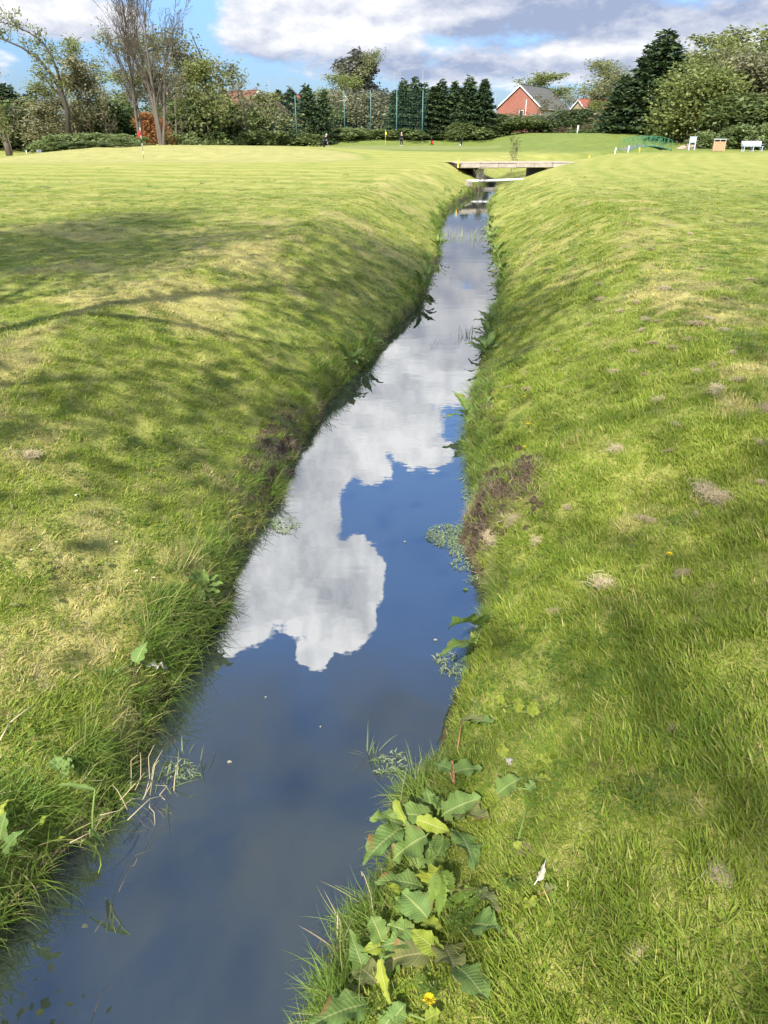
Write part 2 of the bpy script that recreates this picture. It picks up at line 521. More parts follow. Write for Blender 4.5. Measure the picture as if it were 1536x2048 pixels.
G_LUSH = (0.150, 0.205, 0.030)
G_MID = (0.285, 0.292, 0.062)
G_DRY = (0.420, 0.370, 0.130)
def ground_mat():
    m = bpy.data.materials.new('turf'); m.use_nodes = True
    t = NT(m.node_tree); nt = m.node_tree; b = nt.nodes['Principled BSDF']
    g = t.n('ShaderNodeNewGeometry'); pos = g.outputs['Position']
    dry = t.attr('dry').outputs['Fac']; soil = t.attr('soil').outputs['Fac']
    putt = t.attr('putt').outputs['Fac']; mw = t.attr('mow').outputs['Fac']; lush_or_shade = t.attr('lush_or_shade').outputs['Fac']
    n1 = t.noise(pos, 0.8, 6, 0.65); n2 = t.noise(pos, 14, 5, 0.7)
    fine = t.noise(t.vec('MULTIPLY', pos, (1, .55, 1)), 55, 3, 0.8)
    c = t.mix(t.smooth(n1, .35, .7), G_LUSH, G_MID)
    c = t.mix(t.math('MULTIPLY', dry, t.smooth(n2, .3, .6, .35, 1.0)), c, G_DRY)
    c = t.mix(t.smooth(fine, .45, .75, 0, .45), c, (.36, .33, .11))
    c = t.mix(t.smooth(fine, .50, .22, 0, .40), c, (.06, .085, .02))
    c = t.mix(t.math('MULTIPLY_ADD', mw, .36, .32), c, (.375, .345, .115))
    c = t.mix(t.math('MULTIPLY', lush_or_shade, .78), c, t.mix(t.smooth(n1, .3, .7), (.085, .135, .026), (.135, .18, .04)))  # darker greens carry the painted shade of the far ground
    rim = t.math('MULTIPLY', t.smooth(putt, .02, .3), t.smooth(putt, .98, .5))
    pc = t.mix(t.smooth(n1, .35, .65), (.275, .265, .098), (.34, .315, .125))
    c = t.mix(t.math('MULTIPLY', putt, .75), c, t.mix(t.math('MULTIPLY', lush_or_shade, .6), pc, (.14, .18, .06)))
    c = t.mix(t.math('MULTIPLY', rim, .5), c, (.15, .20, .04))
    sc_ = t.mix(t.smooth(n2, .3, .7), (.022, .016, .011), (.11, .08, .052))
    c = t.mix(soil, c, sc_)
    t.put(b.inputs['Base Color'], c)
    b.inputs['Roughness'].default_value = .9
    b.inputs['Specular IOR Level'].default_value = .12
    bn = t.n('ShaderNodeBump'); bn.inputs['Strength'].default_value = .8; bn.inputs['Distance'].default_value = .02
    t.put(bn.inputs['Height'], t.math('ADD', fine, t.math('MULTIPLY', n2, 1.5)))
    nt.links.new(bn.outputs[0], b.inputs['Normal'])
    return m
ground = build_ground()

# ------------------------------------------------------------------ water
def build_water():
    ys = np.concatenate([np.arange(-8, 60, .25), np.arange(60, 93.1, .5)])
    l = edge_l(ys) - .16; r = edge_r(ys) + .16
    V = np.concatenate([np.stack([l, ys, 0 * ys], -1), np.stack([r, ys, 0 * ys], -1)])
    n = len(ys); i = np.arange(n - 1)
    F = np.stack([i, i + n, i + n + 1, i + 1], -1)
    m = bpy.data.materials.new('ditch_water'); m.use_nodes = True
    t = NT(m.node_tree); nt = m.node_tree; nt.nodes.clear()
    g = t.n('ShaderNodeNewGeometry'); pos = g.outputs['Position']
    bn = t.n('ShaderNodeBump'); bn.inputs['Strength'].default_value = .05; bn.inputs['Distance'].default_value = .02
    t.put(bn.inputs['Height'], t.noise(t.vec('MULTIPLY', pos, (1, 1.4, 1)), 2.2, 3, .5))
    body = t.n('ShaderNodeBsdfDiffuse')                 # silty water
    t.put(body.inputs[0], t.mix(t.noise(pos, .7, 4, .6), (.014, .020, .024), (.024, .032, .036)))
    gl = t.n('ShaderNodeBsdfGlossy'); gl.inputs['Roughness'].default_value = .012
    gl.inputs[0].default_value = (1, 1, 1, 1)
    nt.links.new(bn.outputs[0], gl.inputs['Normal'])
    fr = t.n('ShaderNodeFresnel'); fr.inputs[0].default_value = 3.4
    nt.links.new(bn.outputs[0], fr.inputs['Normal'])
    mx = t.n('ShaderNodeMixShader')
    nt.links.new(fr.outputs[0], mx.inputs[0]); nt.links.new(body.outputs[0], mx.inputs[1]); nt.links.new(gl.outputs[0], mx.inputs[2])
    out = t.n('ShaderNodeOutputMaterial'); nt.links.new(mx.outputs[0], out.inputs[0])
    o = link('water', new_mesh('water', V, F, [m], True))
    return tag(o, kind='structure')
water = build_water()

# ------------------------------------------------------------------ grass
def grass_mat(name, lush_or_shade, mid, dry, trans=.35):
    m = bpy.data.materials.new(name); m.use_nodes = True
    t = NT(m.node_tree); nt = m.node_tree; nt.nodes.clear()
    v = t.attr('rnd').outputs['Fac']                    # blade by blade
    d = t.attr('dry', True).outputs['Fac']              # patch by patch
    lu = t.attr('lush_or_shade', True).outputs['Fac']
    c = t.mix(t.math('ADD', t.math('MULTIPLY', v, .8), t.math('MULTIPLY', lu, .45), clamp=True), lush_or_shade, mid)
    k = t.math('SUBTRACT', t.math('MULTIPLY_ADD', d, 1.0, v), .78)
    c = t.mix(t.smooth(k, 0, .55), c, dry)
    pb = t.n('ShaderNodeBsdfPrincipled'); t.put(pb.inputs['Base Color'], c)
    pb.inputs['Roughness'].default_value = .5; pb.inputs['Specular IOR Level'].default_value = .25
    tr = t.n('ShaderNodeBsdfTranslucent'); t.put(tr.inputs[0], t.mix(.35, c, (.30, .36, .03)))
    mx = t.n('ShaderNodeMixShader'); mx.inputs[0].default_value = trans
    nt.links.new(pb.outputs[0], mx.inputs[1]); nt.links.new(tr.outputs[0], mx.inputs[2])
    out = t.n('ShaderNodeOutputMaterial'); nt.links.new(mx.outputs[0], out.inputs[0])
    return m
GM = grass_mat('grass_blades', (.130, .210, .020), (.280, .345, .042), (.490, .415, .155))
GT = grass_mat('tussock_blades', (.095, .175, .022), (.190, .275, .045), (.380, .330, .140))
GS = grass_mat('thatch', (.30, .26, .11), (.40, .34, .16), (.45, .38, .20), .15)
GB = grass_mat('dead_brown_grass', (.15, .115, .07), (.24, .19, .12), (.34, .27, .17), .1)
GC = grass_mat('clover_leaves', (.095, .165, .022), (.165, .240, .036), (.25, .27, .06))

def blades(n, rad, L, w, lean, curl, seed, segs=3, flat=0.0):
    """a clump of tapering, bending grass blades as one mesh"""
    r = np.random.default_rng(seed)
    V = []; F = []; A = []
    for k in range(n):
        a = r.uniform(0, 2 * math.pi); q = rad * math.sqrt(r.uniform())
        base = np.array([q * math.cos(a), q * math.sin(a), -0.006])
        b = r.uniform(0, 2 * math.pi)
        dirh = np.array([math.cos(b), math.sin(b), 0])
        le = L * r.uniform(.55, 1.25); ww = w * r.uniform(.7, 1.3)
        th = abs(r.normal(lean, lean * .5)) + flat
        c = curl * r.uniform(.4, 1.5)
        tw = r.uniform(-.6, .6)
        p = base.copy()
        side0 = np.array([-dirh[1], dirh[0], 0])
        i0 = len(V)
        for s in range(segs + 1):
            f = s / segs
            side = side0 * math.cos(tw * f) + dirh * math.sin(tw * f)
            wd = ww * (1 - f ** 1.6) * (.75 + .5 * min(f * 3, 1) * .5)
            if s == segs:
                V.append(tuple(p))
            else:
                V.append(tuple(p - side * wd / 2)); V.append(tuple(p + side * wd / 2))
            ang = th + c * f
            p = p + (dirh * math.sin(ang) + np.array([0, 0, math.cos(ang)])) * le / segs
        rv = r.uniform()
        for s in range(segs - 1):
            F.append((i0 + 2 * s, i0 + 2 * s + 1, i0 + 2 * s + 3, i0 + 2 * s + 2)); A.append(rv)
        F.append((i0 + 2 * segs - 2, i0 + 2 * segs - 1, i0 + 2 * segs)); A.append(rv)
    return V, F, A

def clover(n, rad, seed):
    r = np.random.default_rng(seed); V = []; F = []; A = []
    for k in range(n):
        a = r.uniform(0, 2 * math.pi); q = rad * math.sqrt(r.uniform())
        c = np.array([q * math.cos(a), q * math.sin(a), r.uniform(.008, .035)])
        s = r.uniform(.005, .011); ph = r.uniform(0, 6.28); rv = r.uniform()
        for j in range(3):
            t = ph + j * 2.094
            u = np.array([math.cos(t), math.sin(t), r.uniform(-.1, .35)]); w = np.array([-math.sin(t), math.cos(t), r.uniform(-.3, .3)])
            i = len(V)
            V += [tuple(c), tuple(c + s * (u * .8 + w * .55)), tuple(c + s * u * 1.2), tuple(c + s * (u * .8 - w * .55))]
            F.append((i, i + 3, i + 2, i + 1)); A.append(rv)
    return V, F, A

def proto_collection(name, specs):
    """prototype clumps kept out of the scene, picked by index when scattered"""
    c = bpy.data.collections.new(name)
    for k, (g, m) in enumerate(specs):
        me = new_mesh('%s_%02d' % (name, k), g[0], g[1], [m], False, {'rnd': g[2]})
        o = bpy.data.objects.new('%s_%02d' % (name, k), me)
        c.objects.link(o)
    return c

def scatter(name, pts, rot, scl, idx, coll, attrs):
    me = bpy.data.meshes.new(name)
    n = len(pts)
    me.vertices.add(n); me.vertices.foreach_set('co', np.asarray(pts, np.float32).ravel())
    a = me.attributes.new('rot', 'FLOAT_VECTOR', 'POINT'); a.data.foreach_set('vector', np.asarray(rot, np.float32).ravel())
    a = me.attributes.new('scl', 'FLOAT_VECTOR', 'POINT'); a.data.foreach_set('vector', np.asarray(scl, np.float32).ravel())
    a = me.attributes.new('idx', 'INT', 'POINT'); a.data.foreach_set('value', np.asarray(idx, np.int32))
    for k, v in attrs.items():
        a = me.attributes.new(k, 'FLOAT', 'POINT'); a.data.foreach_set('value', np.asarray(v, np.float32))
    o = link(name, me)
    ng = bpy.data.node_groups.new(name + '_scatter', 'GeometryNodeTree')
    ng.interface.new_socket('Geometry', in_out='INPUT', socket_type='NodeSocketGeometry')
    ng.interface.new_socket('Geometry', in_out='OUTPUT', socket_type='NodeSocketGeometry')
    N = ng.nodes.new; L = ng.links.new
    gi = N('NodeGroupInput'); go = N('NodeGroupOutput')
    iop = N('GeometryNodeInstanceOnPoints'); ci = N('GeometryNodeCollectionInfo')
    ci.inputs['Collection'].default_value = coll
    ci.inputs['Separate Children'].default_value = True
    ci.inputs['Reset Children'].default_value = True
    def na(nm, dt):
        q = N('GeometryNodeInputNamedAttribute'); q.data_type = dt; q.inputs['Name'].default_value = nm; return q.outputs['Attribute']
    L(gi.outputs[0], iop.inputs['Points']); L(ci.outputs[0], iop.inputs['Instance'])
    iop.inputs['Pick Instance'].default_value = True
    L(na('idx', 'INT'), iop.inputs['Instance Index'])
    e2r = N('FunctionNodeEulerToRotation'); L(na('rot', 'FLOAT_VECTOR'), e2r.inputs[0]); L(e2r.outputs[0], iop.inputs['Rotation'])
    L(na('scl', 'FLOAT_VECTOR'), iop.inputs['Scale'])
    L(iop.outputs[0], go.inputs[0])
    md = o.modifiers.new('scatter', 'NODES'); md.node_group = ng
    return o

LAWN = proto_collection('lawn_clump',
    [(blades(24, .055, .046, .0044, .50, .6, 100 + k), GM) for k in range(5)] +            # 0-4 mown tufts
    [(blades(22, .060, .036, .0038, .85, .6, 120 + k), GM) for k in range(3)] +            # 5-7 low, flattened
    [(blades(26, .070, .055, .0026, 1.25, .4, 140 + k), GS) for k in range(2)] +           # 8-9 dead thatch lying flat
    [(clover(34, .07, 150 + k), GC) for k in range(2)] +                                   # 10-11 clover
    [(blades(20, .050, .080, .0052, .42, .8, 160 + k), GM) for k in range(3)] +            # 12-14 taller lush tufts
    [(blades(12, .045, .062, .0075, .55, .7, 170 + k), GM) for k in range(2)] +            # 15-16 coarse broad blades
    [(blades(9, .05, .045, .0085, 1.15, .3, 180 + k), GC) for k in range(2)])              # 17-18 small flat weed rosettes
rg = np.random.default_rng(7)

def lawn_points(y0, y1, dens, wide):
    ymax = .457 * y1 + .46 + 1.0 + .06 * y1
    area = (y1 - y0) * 2 * ymax
    n = int(area * dens)
    x = rg.uniform(-ymax, ymax, n); y = rg.uniform(y0, y1, n)
    hw = .457 * y + .46 + .9 + .05 * y
    d = near_edge(x, y)
    k = (np.abs(x) < hw) & (d > .03)
    x, y, d = x[k], y[k], d[k]
    dry = dryness(x, y); so = soilness(x, y)
    keep = rg.uniform(0, 1, len(x)) > np.maximum(so * .9, .95 * sst(y, 13, 42) * (.55 + .45 * sst(d, .5, 2.5)))
    x, y, d, dry = x[keep], y[keep], d[keep], dry[keep]
    n = len(x)
    left = (edge_l(y) - x) > 0
    lush_or_shade = np.clip(fbm(x * 1.7, y * 1.3, 201, 3) * 1.6 - .4, 0, 1)
    tall = fbm(x * 2.4, y * 2.4, 205, 3) + np.where(left, -.16, .03) + .18 * np.exp(-(d / .3) ** 2) - .15 * sst(d, 2.2, 3.2)
    u = rg.uniform(0, 1, n)
    idx = rg.integers(0, 5, n)
    idx = np.where((dry > .35) & (u < .75), rg.integers(5, 8, n), idx)
    idx = np.where(((dry > .45) & (u < .32)) | (u < .09), rg.integers(8, 10, n), idx)
    idx = np.where((u > .90) & (fbm(x * 1.2, y * 1.2, 209, 2) > .52), rg.integers(10, 12, n), idx)
    idx = np.where((tall > .56) & (dry < .5) & (u < .8), rg.integers(12, 15, n), idx)
    u2 = rg.uniform(0, 1, n)
    idx = np.where(u2 < .10, rg.integers(15, 17, n), np.where(u2 > .965, rg.integers(17, 19, n), idx))
    s = rg.uniform(.7, 1.3, n)
    hgt = s * np.where(left, .66, .80) * (1 - .45 * sst(d, 2.0, 3.6)) * (1 - .35 * sst(y, 6, 16)) * (1 - .55 * sst(y, 16, 40))
    scl = np.stack([s * wide, s * wide, hgt * (1 + .12 * (wide - 1))], -1)
    dry = np.clip(dry + rg.normal(0, .16, n), 0, 1)
    z = height(x, y)
    e = .05
    gx = (height(x + e, y) - height(x - e, y)) / (2 * e); gy = (height(x, y + e) - height(x, y - e)) / (2 * e)
    rot = np.stack([np.arctan(np.clip(gy, -1.2, 1.2)) * .7 + rg.normal(0, .12, n), -np.arctan(np.clip(gx, -1.2, 1.2)) * .7 + rg.normal(0, .12, n), np.zeros(n)], -1)
    # spin about the vertical first: keep euler order by spinning the tilt only
    spin = rg.uniform(0, 6.283, n)
    rot[:, 2] = spin
    c, s_ = np.cos(spin), np.sin(spin)
    rx, ry = rot[:, 0].copy(), rot[:, 1].copy()
    # XYZ euler applies X, then Y, then Z: express the world tilt in the spun frame
    rot[:, 0] = rx * c + ry * s_; rot[:, 1] = -rx * s_ + ry * c
    return np.stack([x, y, z], -1), rot, scl, idx, dry, lush_or_shade

bands = [(1.0, 3.2, 950, 1.0), (3.2, 5.5, 760, 1.0), (5.5, 9, 480, 1.15), (9, 15, 230, 1.5), (15, 26, 85, 2.3), (26, 44, 26, 3.6)]
parts_ = [lawn_points(*b) for b in bands]
cat_ = [np.concatenate([p[i] for p in parts_]) for i in range(6)]
lawn = scatter('grass', cat_[0], cat_[1], cat_[2], cat_[3], LAWN, {'dry': cat_[4], 'lush_or_shade': cat_[5]})
tag(lawn, 'short mown green and straw coloured grass covering both banks', 'grass', kind='stuff')

# long grass hanging over both water's edges
TUS = proto_collection('tussock_clump',
    [(blades(34, .05, .17, .0042, .45, 1.5, 300 + k, 5), GT) for k in range(4)] +
    [(blades(22, .06, .13, .0034, .9, 1.2, 320 + k, 5), GS) for k in range(2)] +
    [(blades(26, .04, .24, .0050, .35, 1.7, 330 + k, 6), GT) for k in range(2)] +
    [(blades(30, .06, .12, .0032, .95, .9, 340 + k, 4), GB) for k in range(2)])
def tussocks():
    X = []; Y = []; S = []; I = []; B = []
    for side in (0, 1):
        for (y0, y1, per, w) in ((1.2, 4.6, 100, 1.0), (4.6, 9, 58, 1.05), (9, 18, 28, 1.25), (18, 32, 14, 1.6), (32, 50, 9, 2.1)):
            n = int((y1 - y0) * per)
            y = rg.uniform(y0, y1, n)
            d = np.abs(rg.normal(0.0, .12, n)) + .008
            so = fbm(y * 1.3, y * 0 + side * 9.1, 400, 3)
            k = so > (.34 if side == 0 else .40)
            if side == 1: k &= ~((y > 4.7) & (y < 6.3))
            else: k &= ~((y > 5.4) & (y < 8.6) & (rg.uniform(0, 1, n) < .6))
            y, d, so = y[k], d[k], so[k]; n = len(y)
            x = edge_l(y) - d if side == 0 else edge_r(y) + d
            X.append(x); Y.append(y)
            big = .75 + .9 * sst(so, .42, .62)
            s = rg.uniform(.55, 1.0, n) * big * (.9 if side == 0 else .8)
            S.append(np.stack([s * w, s * w, s * (1 + .12 * (w - 1))], -1))
            u = rg.uniform(0, 1, n)
            I.append(np.where(u < .60, rg.integers(0, 4, n), np.where(u < .80, rg.integers(4, 6, n), rg.integers(6, 8, n))))
            B.append(np.zeros(n))
    # dead brown grass on the slumped earth: right bank lump, smaller slips on both sides
    for (side, yc, sy, dm, n) in ((1, 5.35, .45, .55, 230), (1, 7.7, .8, .28, 160), (0, 6.7, .7, .30, 180), (0, 5.5, .25, .40, 70), (0, 9.6, .8, .25, 120), (1, 9.6, .5, .25, 90)):
        y = rg.normal(yc, sy, n); d = rg.uniform(0.0, dm, n)
        x = edge_l(y) - d if side == 0 else edge_r(y) + d
        X.append(x); Y.append(y)
        s = rg.uniform(.5, 1.0, n)
        S.append(np.stack([s, s, s * .8], -1)); I.append(np.where(rg.uniform(0, 1, n) < .72, rg.integers(8, 10, n), rg.integers(0, 6, n))); B.append(np.ones(n))
    x = np.concatenate(X); y = np.concatenate(Y); s = np.concatenate(S); i = np.concatenate(I); b = np.concatenate(B); n = len(x)
    z = height(x, y) - .01
    side = np.where((edge_l(y) - x) > 0, 1.0, -1.0)
    spin = rg.uniform(0, 6.283, n)
    ry = side * rg.uniform(.2, .75, n)            # lean out over the water
    rot = np.stack([ry * np.sin(spin), ry * np.cos(spin), spin], -1)
    o = scatter('bank_tussocks', np.stack([x, y, z], -1), rot, s, i, TUS, {'dry': np.clip(dryness(x, y) * .6 + rg.uniform(-.1, .25, n), 0, 1), 'lush_or_shade': rg.uniform(0, .8, n)})
    tag(o, 'long uncut grass drooping over the water along both banks', 'grass', kind='stuff')
tussocks()
# ------------------------------------------------------------------ trees and shrubs
def gz(x, y):
    return float(height(np.array([x]), np.array([y]))[0])

def at(px, py, Y):
    """point at depth Y seen at a pixel"""
    d = pix_ray(px, py)
    return Vector((d[0] * Y / d[1], Y, EYE + d[2] * Y / d[1]))

def spot(px, Y, py=285):
    """ground point at depth Y below pixel column px"""
    p = at(px, py, Y)
    return (p.x, Y, gz(p.x, Y))

def leaf_cards(P, size, seed, elong=1.5, up=0.3, D=None):
    """kite shaped leaves at points P; D gives preferred directions"""
    r = np.random.default_rng(seed)
    n = len(P)
    P = np.asarray(P, float)
    N = r.normal(size=(n, 3)); N[:, 2] += up * 2
    N /= np.linalg.norm(N, axis=1)[:, None]
    T = r.normal(size=(n, 3)) if D is None else D + r.normal(size=(n, 3)) * .35
    T -= N * (T * N).sum(1)[:, None]
    T /= np.linalg.norm(T, axis=1)[:, None] + 1e-9
    B = np.cross(N, T)
    s = (size * r.uniform(.55, 1.35, n))[:, None]
    V = np.stack([P - T * s * .5 * elong / 1.5, P + B * s * .36 + T * s * .05, P + T * s * .5 * elong, P - B * s * .36 + T * s * .05], 1).reshape(-1, 3)
    F = np.arange(4 * n).reshape(-1, 4)
    return V, F

BARK = principled('bark_grey_brown', (.13, .105, .08), .9, .1, var=.4, scale=3, bump=.6, bscale=12)
BARK_D = principled('bark_dark', (.06, .05, .04), .9, .1, var=.35, scale=3, bump=.5, bscale=12)
BARK_B = principled('bark_bare_limbs', (.115, .095, .075), .85, .15, var=.35, scale=2, bump=.5, bscale=10)
LM = {
    'fresh': leaf_mat('leaves_fresh_green', (0.088, 0.125, 0.039), (0.176, 0.214, 0.065), (0.319, 0.325, 0.131)),
    'birch': leaf_mat('leaves_birch', (0.096, 0.125, 0.054), (0.208, 0.230, 0.108), (0.351, 0.341, 0.217), .4),
    'yellow': leaf_mat('leaves_yellow_green', (.115, .135, .045), (.195, .220, .080), (.30, .315, .14), .4),
    'dark': leaf_mat('leaves_dark_hedge', (0.035, 0.059, 0.026), (0.072, 0.106, 0.039), (0.135, 0.170, 0.065), .25),
    'mid': leaf_mat('leaves_hedge', (0.064, 0.096, 0.033), (0.120, 0.163, 0.053), (0.208, 0.237, 0.098), .3),
    'bramble': leaf_mat('leaves_bramble', (0.088, 0.125, 0.048), (0.160, 0.207, 0.076), (0.255, 0.296, 0.131), .3),
    'conifer': leaf_mat('sprays_conifer', (0.020, 0.038, 0.019), (0.046, 0.075, 0.032), (0.102, 0.138, 0.052), .1, .15),
    'twig': leaf_mat('twigs_in_bud', (.105, .100, .055), (.175, .168, .092), (.265, .255, .145), .25),
    'copper': leaf_mat('leaves_copper', (0.160, 0.065, 0.026), (0.319, 0.138, 0.058), (0.478, 0.232, 0.102), .35),
    'ever': leaf_mat('leaves_grey_evergreen', (0.056, 0.066, 0.065), (0.120, 0.125, 0.108), (0.223, 0.207, 0.197), .2),
    'blossom': leaf_mat('leaves_with_blossom', (0.072, 0.096, 0.044), (0.191, 0.207, 0.131), (0.670, 0.621, 0.740), .25),
}

LMULT = 1.9
def grow(r, p, d, L, rad, level, prm, out, tips):
    n = prm['seg'][min(level, len(prm['seg']) - 1)]
    pts = [p.copy()]; rs = [rad]
    q = p.copy(); dd = d.copy()
    for i in range(n):
        dd = dd + Vector(r.normal(0, prm['wig'], 3)) + Vector((0, 0, prm['up'][min(level, len(prm['up']) - 1)]))
        dd.normalize()
        q = q + dd * (L / n)
        pts.append(q.copy()); rs.append(max(rad * (1 - (i + 1) / n * prm['tap']), prm['rmin']))
    out.append((pts, rs, level))
    if level >= prm['lev']:
        tips += pts[1:]
        return
    k = prm['kids'][level]
    k = int(round(k * r.uniform(.8, 1.2)))
    t0 = prm['t0'][level]
    for j in range(k):
        t = t0 + (1 - t0) * (j + r.uniform(.1, .9)) / k
        f = t * n; i = min(int(f), n - 1)
        pp = pts[i].lerp(pts[i + 1], f - i)
        base = (pts[i + 1] - pts[i]).normalized()
        axv = base.cross(Vector(r.normal(0, 1, 3)))
        if axv.length < 1e-3: axv = Vector((1, 0, 0))
        axv.normalize()
        ang = prm['ang'][level] * r.uniform(.7, 1.3)
        nd = Matrix.Rotation(ang, 3, axv) @ base
        nl = L * prm['rat'][level] * (1 - .5 * t * prm.get('apex', 1)) * r.uniform(.75, 1.2)
        grow(r, pp, nd, nl, max(rs[i] * prm.get('rr', .55), prm['rmin']), level + 1, prm, out, tips)

def branch_mesh(name, out, m):
    mb = MB()
    for pts, rs, lv in out:
        mb.tube(pts, rs, 7 if lv == 0 else 4 if lv == 1 else 3, cap=False)
    return mb.mesh(name, m, True)

def crown_mesh(name, P, size, m, seed, elong=1.5, up=.3, D=None):
    V, F = leaf_cards(P, size, seed, elong, up, D)
    r = np.random.default_rng(seed + 1)
    rv = np.clip(r.normal(.45, .25, len(F)), 0, 1)
    return new_mesh(name, V, F, [m], False, {'rnd': rv})

def jitter(tips, n, s, seed):
    r = np.random.default_rng(seed)
    T = np.array([tuple(t) for t in tips])
    i = r.integers(0, len(T), n)
    return T[i] + r.normal(0, s, (n, 3))

def airy(seed, H, lev=3, leaves=2600, lsize=.25, spread=.6, m='fresh', bark=None, up=(.02, .08, .06), droop=0.0, kids=(11, 6, 4), t0=.28, rad=None, jit=.35, topw=.9):
    r = np.random.default_rng(seed)
    prm = dict(seg=[8, 5, 4, 3], wig=.10, up=[.02] + [u - droop * .5 for u in up], lev=lev, kids=list(kids) + [3], t0=[t0, .25, .2, .2],
               ang=[spread, .7, .8, .8], rat=[.42, .5, .55, .5], tap=.97, rmin=.012, apex=1.0)
    out = []; tips = []
    grow(r, Vector((0, 0, -.2)), Vector((0, 0, 1)), H * .97, rad or H * .017, 0, prm, out, tips)
    top_ = [q.copy() for q in out[0][0][-3:]]
    nl = int(leaves * LMULT)
    T_ = np.array([tuple(t) for t in tips]); w_ = np.clip(T_[:, 2] / H, .05, 1) ** topw; w_ /= w_.sum()
    rj = np.random.default_rng(seed + 2)
    P = T_[rj.choice(len(T_), nl, p=w_)] + rj.normal(0, jit, (nl, 3))
    k_ = nl // 30; u_ = rj.uniform(0, 1, k_)[:, None]
    P[:k_] = np.array(top_[0]) * (1 - u_) + np.array(top_[-1]) * u_ + rj.normal(0, jit * .8, (k_, 3)) * (2.0 - 1.2 * u_)
    if droop:
        P[:, 2] -= np.abs(np.random.default_rng(seed).normal(0, droop, len(P)))
    return branch_mesh('trunk', out, bark or BARK), crown_mesh('crown', P, lsize, LM[m], seed + 3)

def bushy(seed, w, h, leaves=1500, lsize=.34, m='mid', lobes=14, fill=.75, stems=5, shape=None):
    leaves = int(leaves * 2.3); lsize *= .66
    """rounded shrub of many leafy lobes"""
    r = np.random.default_rng(seed)
    C = []; RR = []
    for k in range(lobes):
        a = r.uniform(0, 6.283); q = math.sqrt(r.uniform(0, 1)) * .62; z = r.uniform(.16, .80)
        lim = math.sqrt(max(0.05, 1 - (z - .35) ** 2 / .45))
        C.append((math.cos(a) * q * w / 2 * lim, math.sin(a) * q * w / 2 * lim, z * h)); RR.append(r.uniform(.20, .36) * min(w, h * 1.1) * (1.1 - .4 * z))
    C = np.array(C); RR = np.array(RR)
    i = r.integers(0, lobes, leaves)
    U = r.normal(size=(leaves, 3)); U /= np.linalg.norm(U, axis=1)[:, None]
    U[:, 2] = np.abs(U[:, 2]) * np.where(r.uniform(size=leaves) < .75, 1, -1)
    q = r.uniform(fill, 1.06, leaves)
    P = C[i] + U * (RR[i] * q)[:, None]
    P[:, 2] = np.maximum(P[:, 2], .02 * h)
    mb = MB()
    for k in range(stems):
        c = Vector(C[k % lobes]); b = Vector((c.x * .25, c.y * .25, -.15))
        mb.tube([b, b.lerp(c, .5) + Vector(r.normal(0, .05 * w, 3)), c], [.02 * w + .01, .014 * w + .008, .006 * w + .004], 5, cap=False)
    return mb.mesh('trunk', BARK_D, True), crown_mesh('crown', P, lsize, LM[m], seed + 5, 1.4, .4, U)

def conifer(seed, H, Rb, leaves=3600, lsize=.5, leaders=2):
    leaves = int(leaves * 2.2); lsize *= .62
    r = np.random.default_rng(seed)
    L = [(0, 0, H)] + [(r.normal(0, Rb * .33), r.normal(0, Rb * .33), H * r.uniform(.80, .95)) for k in range(leaders - 1)]
    P = []; D = []
    for k in range(leaves):
        lx, ly, lh = L[r.integers(0, len(L))] if r.uniform() < .75 else L[0]
        t = 1 - math.sqrt(r.uniform(0.0004, 1))         # more sprays low down
        z = t * lh
        rmax = Rb * (1 - t) ** .62 * (1.0 if lh == H else .7) * (.55 + .45 * min(1, t * 8 + .5))
        a = r.uniform(0, 6.283)
        tier = .78 + .22 * math.sin(z * 5.5 + a * 2 + lx * 7)
        q = rmax * tier * (r.uniform(.45, 1.06) if r.uniform() < .85 else r.uniform(0, .6)) + .05
        P.append((lx * (1 - .3 * (1 - t)) + q * math.cos(a), ly + q * math.sin(a), z + .1))
        D.append((math.cos(a), math.sin(a), r.uniform(-.15, .75)))
    mb = MB()
    for (lx, ly, lh) in L:
        mb.tube([(lx * .2, ly * .2, -.2), (lx * .6, ly * .6, lh * .4), (lx, ly, lh * .97)], [.10 + H * .008, .09, .02], 6, cap=False)
    return mb.mesh('trunk', BARK_D, True), crown_mesh('crown', np.array(P), lsize, LM['conifer'], seed + 9, 1.9, .25, np.array(D))

PROTO = {}
PROTO['airy1'] = (airy(11, 11, leaves=2300, m='fresh', lsize=.2), 11)
PROTO['airy2'] = (airy(12, 11, leaves=1700, m='yellow', spread=.5, lsize=.2), 11)
PROTO['birch1'] = (airy(13, 11, leaves=2100, m='birch', spread=.5, droop=.4, lsize=.19), 11)
PROTO['weep'] = (airy(14, 11, leaves=2300, m='birch', spread=.55, droop=.9, kids=(9, 6, 5), lsize=.19), 11)
PROTO['poplar'] = (airy(15, 12, leaves=1900, m='yellow', spread=.38, kids=(16, 5, 3), t0=.15, lsize=.19), 12)
PROTO['pale'] = (airy(16, 11, leaves=1300, m='birch', spread=.5, lsize=.2), 11)
PROTO['budding'] = (airy(17, 9, leaves=1900, m='twig', spread=.7, lsize=.26, kids=(12, 7, 5), t0=.12), 9)
PROTO['budding2'] = (airy(18, 9, leaves=2400, m='yellow', spread=.7, lsize=.26, kids=(12, 7, 5), t0=.12), 9)
PROTO['thin'] = (airy(20, 9, leaves=450, m='twig', spread=.6, lsize=.2, kids=(10, 6, 5), t0=.12), 9)
PROTO['sapling'] = (airy(25, 9, leaves=160, m='yellow', spread=.5, lsize=.3, kids=(9, 5, 4), t0=.2, rad=.06), 9)
PROTO['ever'] = (airy(19, 11, leaves=4200, m='ever', spread=.75, lsize=.38, kids=(12, 6, 4), t0=.35, up=(.05, .03, .02)), 11)
PROTO['con1'] = (conifer(21, 10, 1.9, leaders=1), 10)
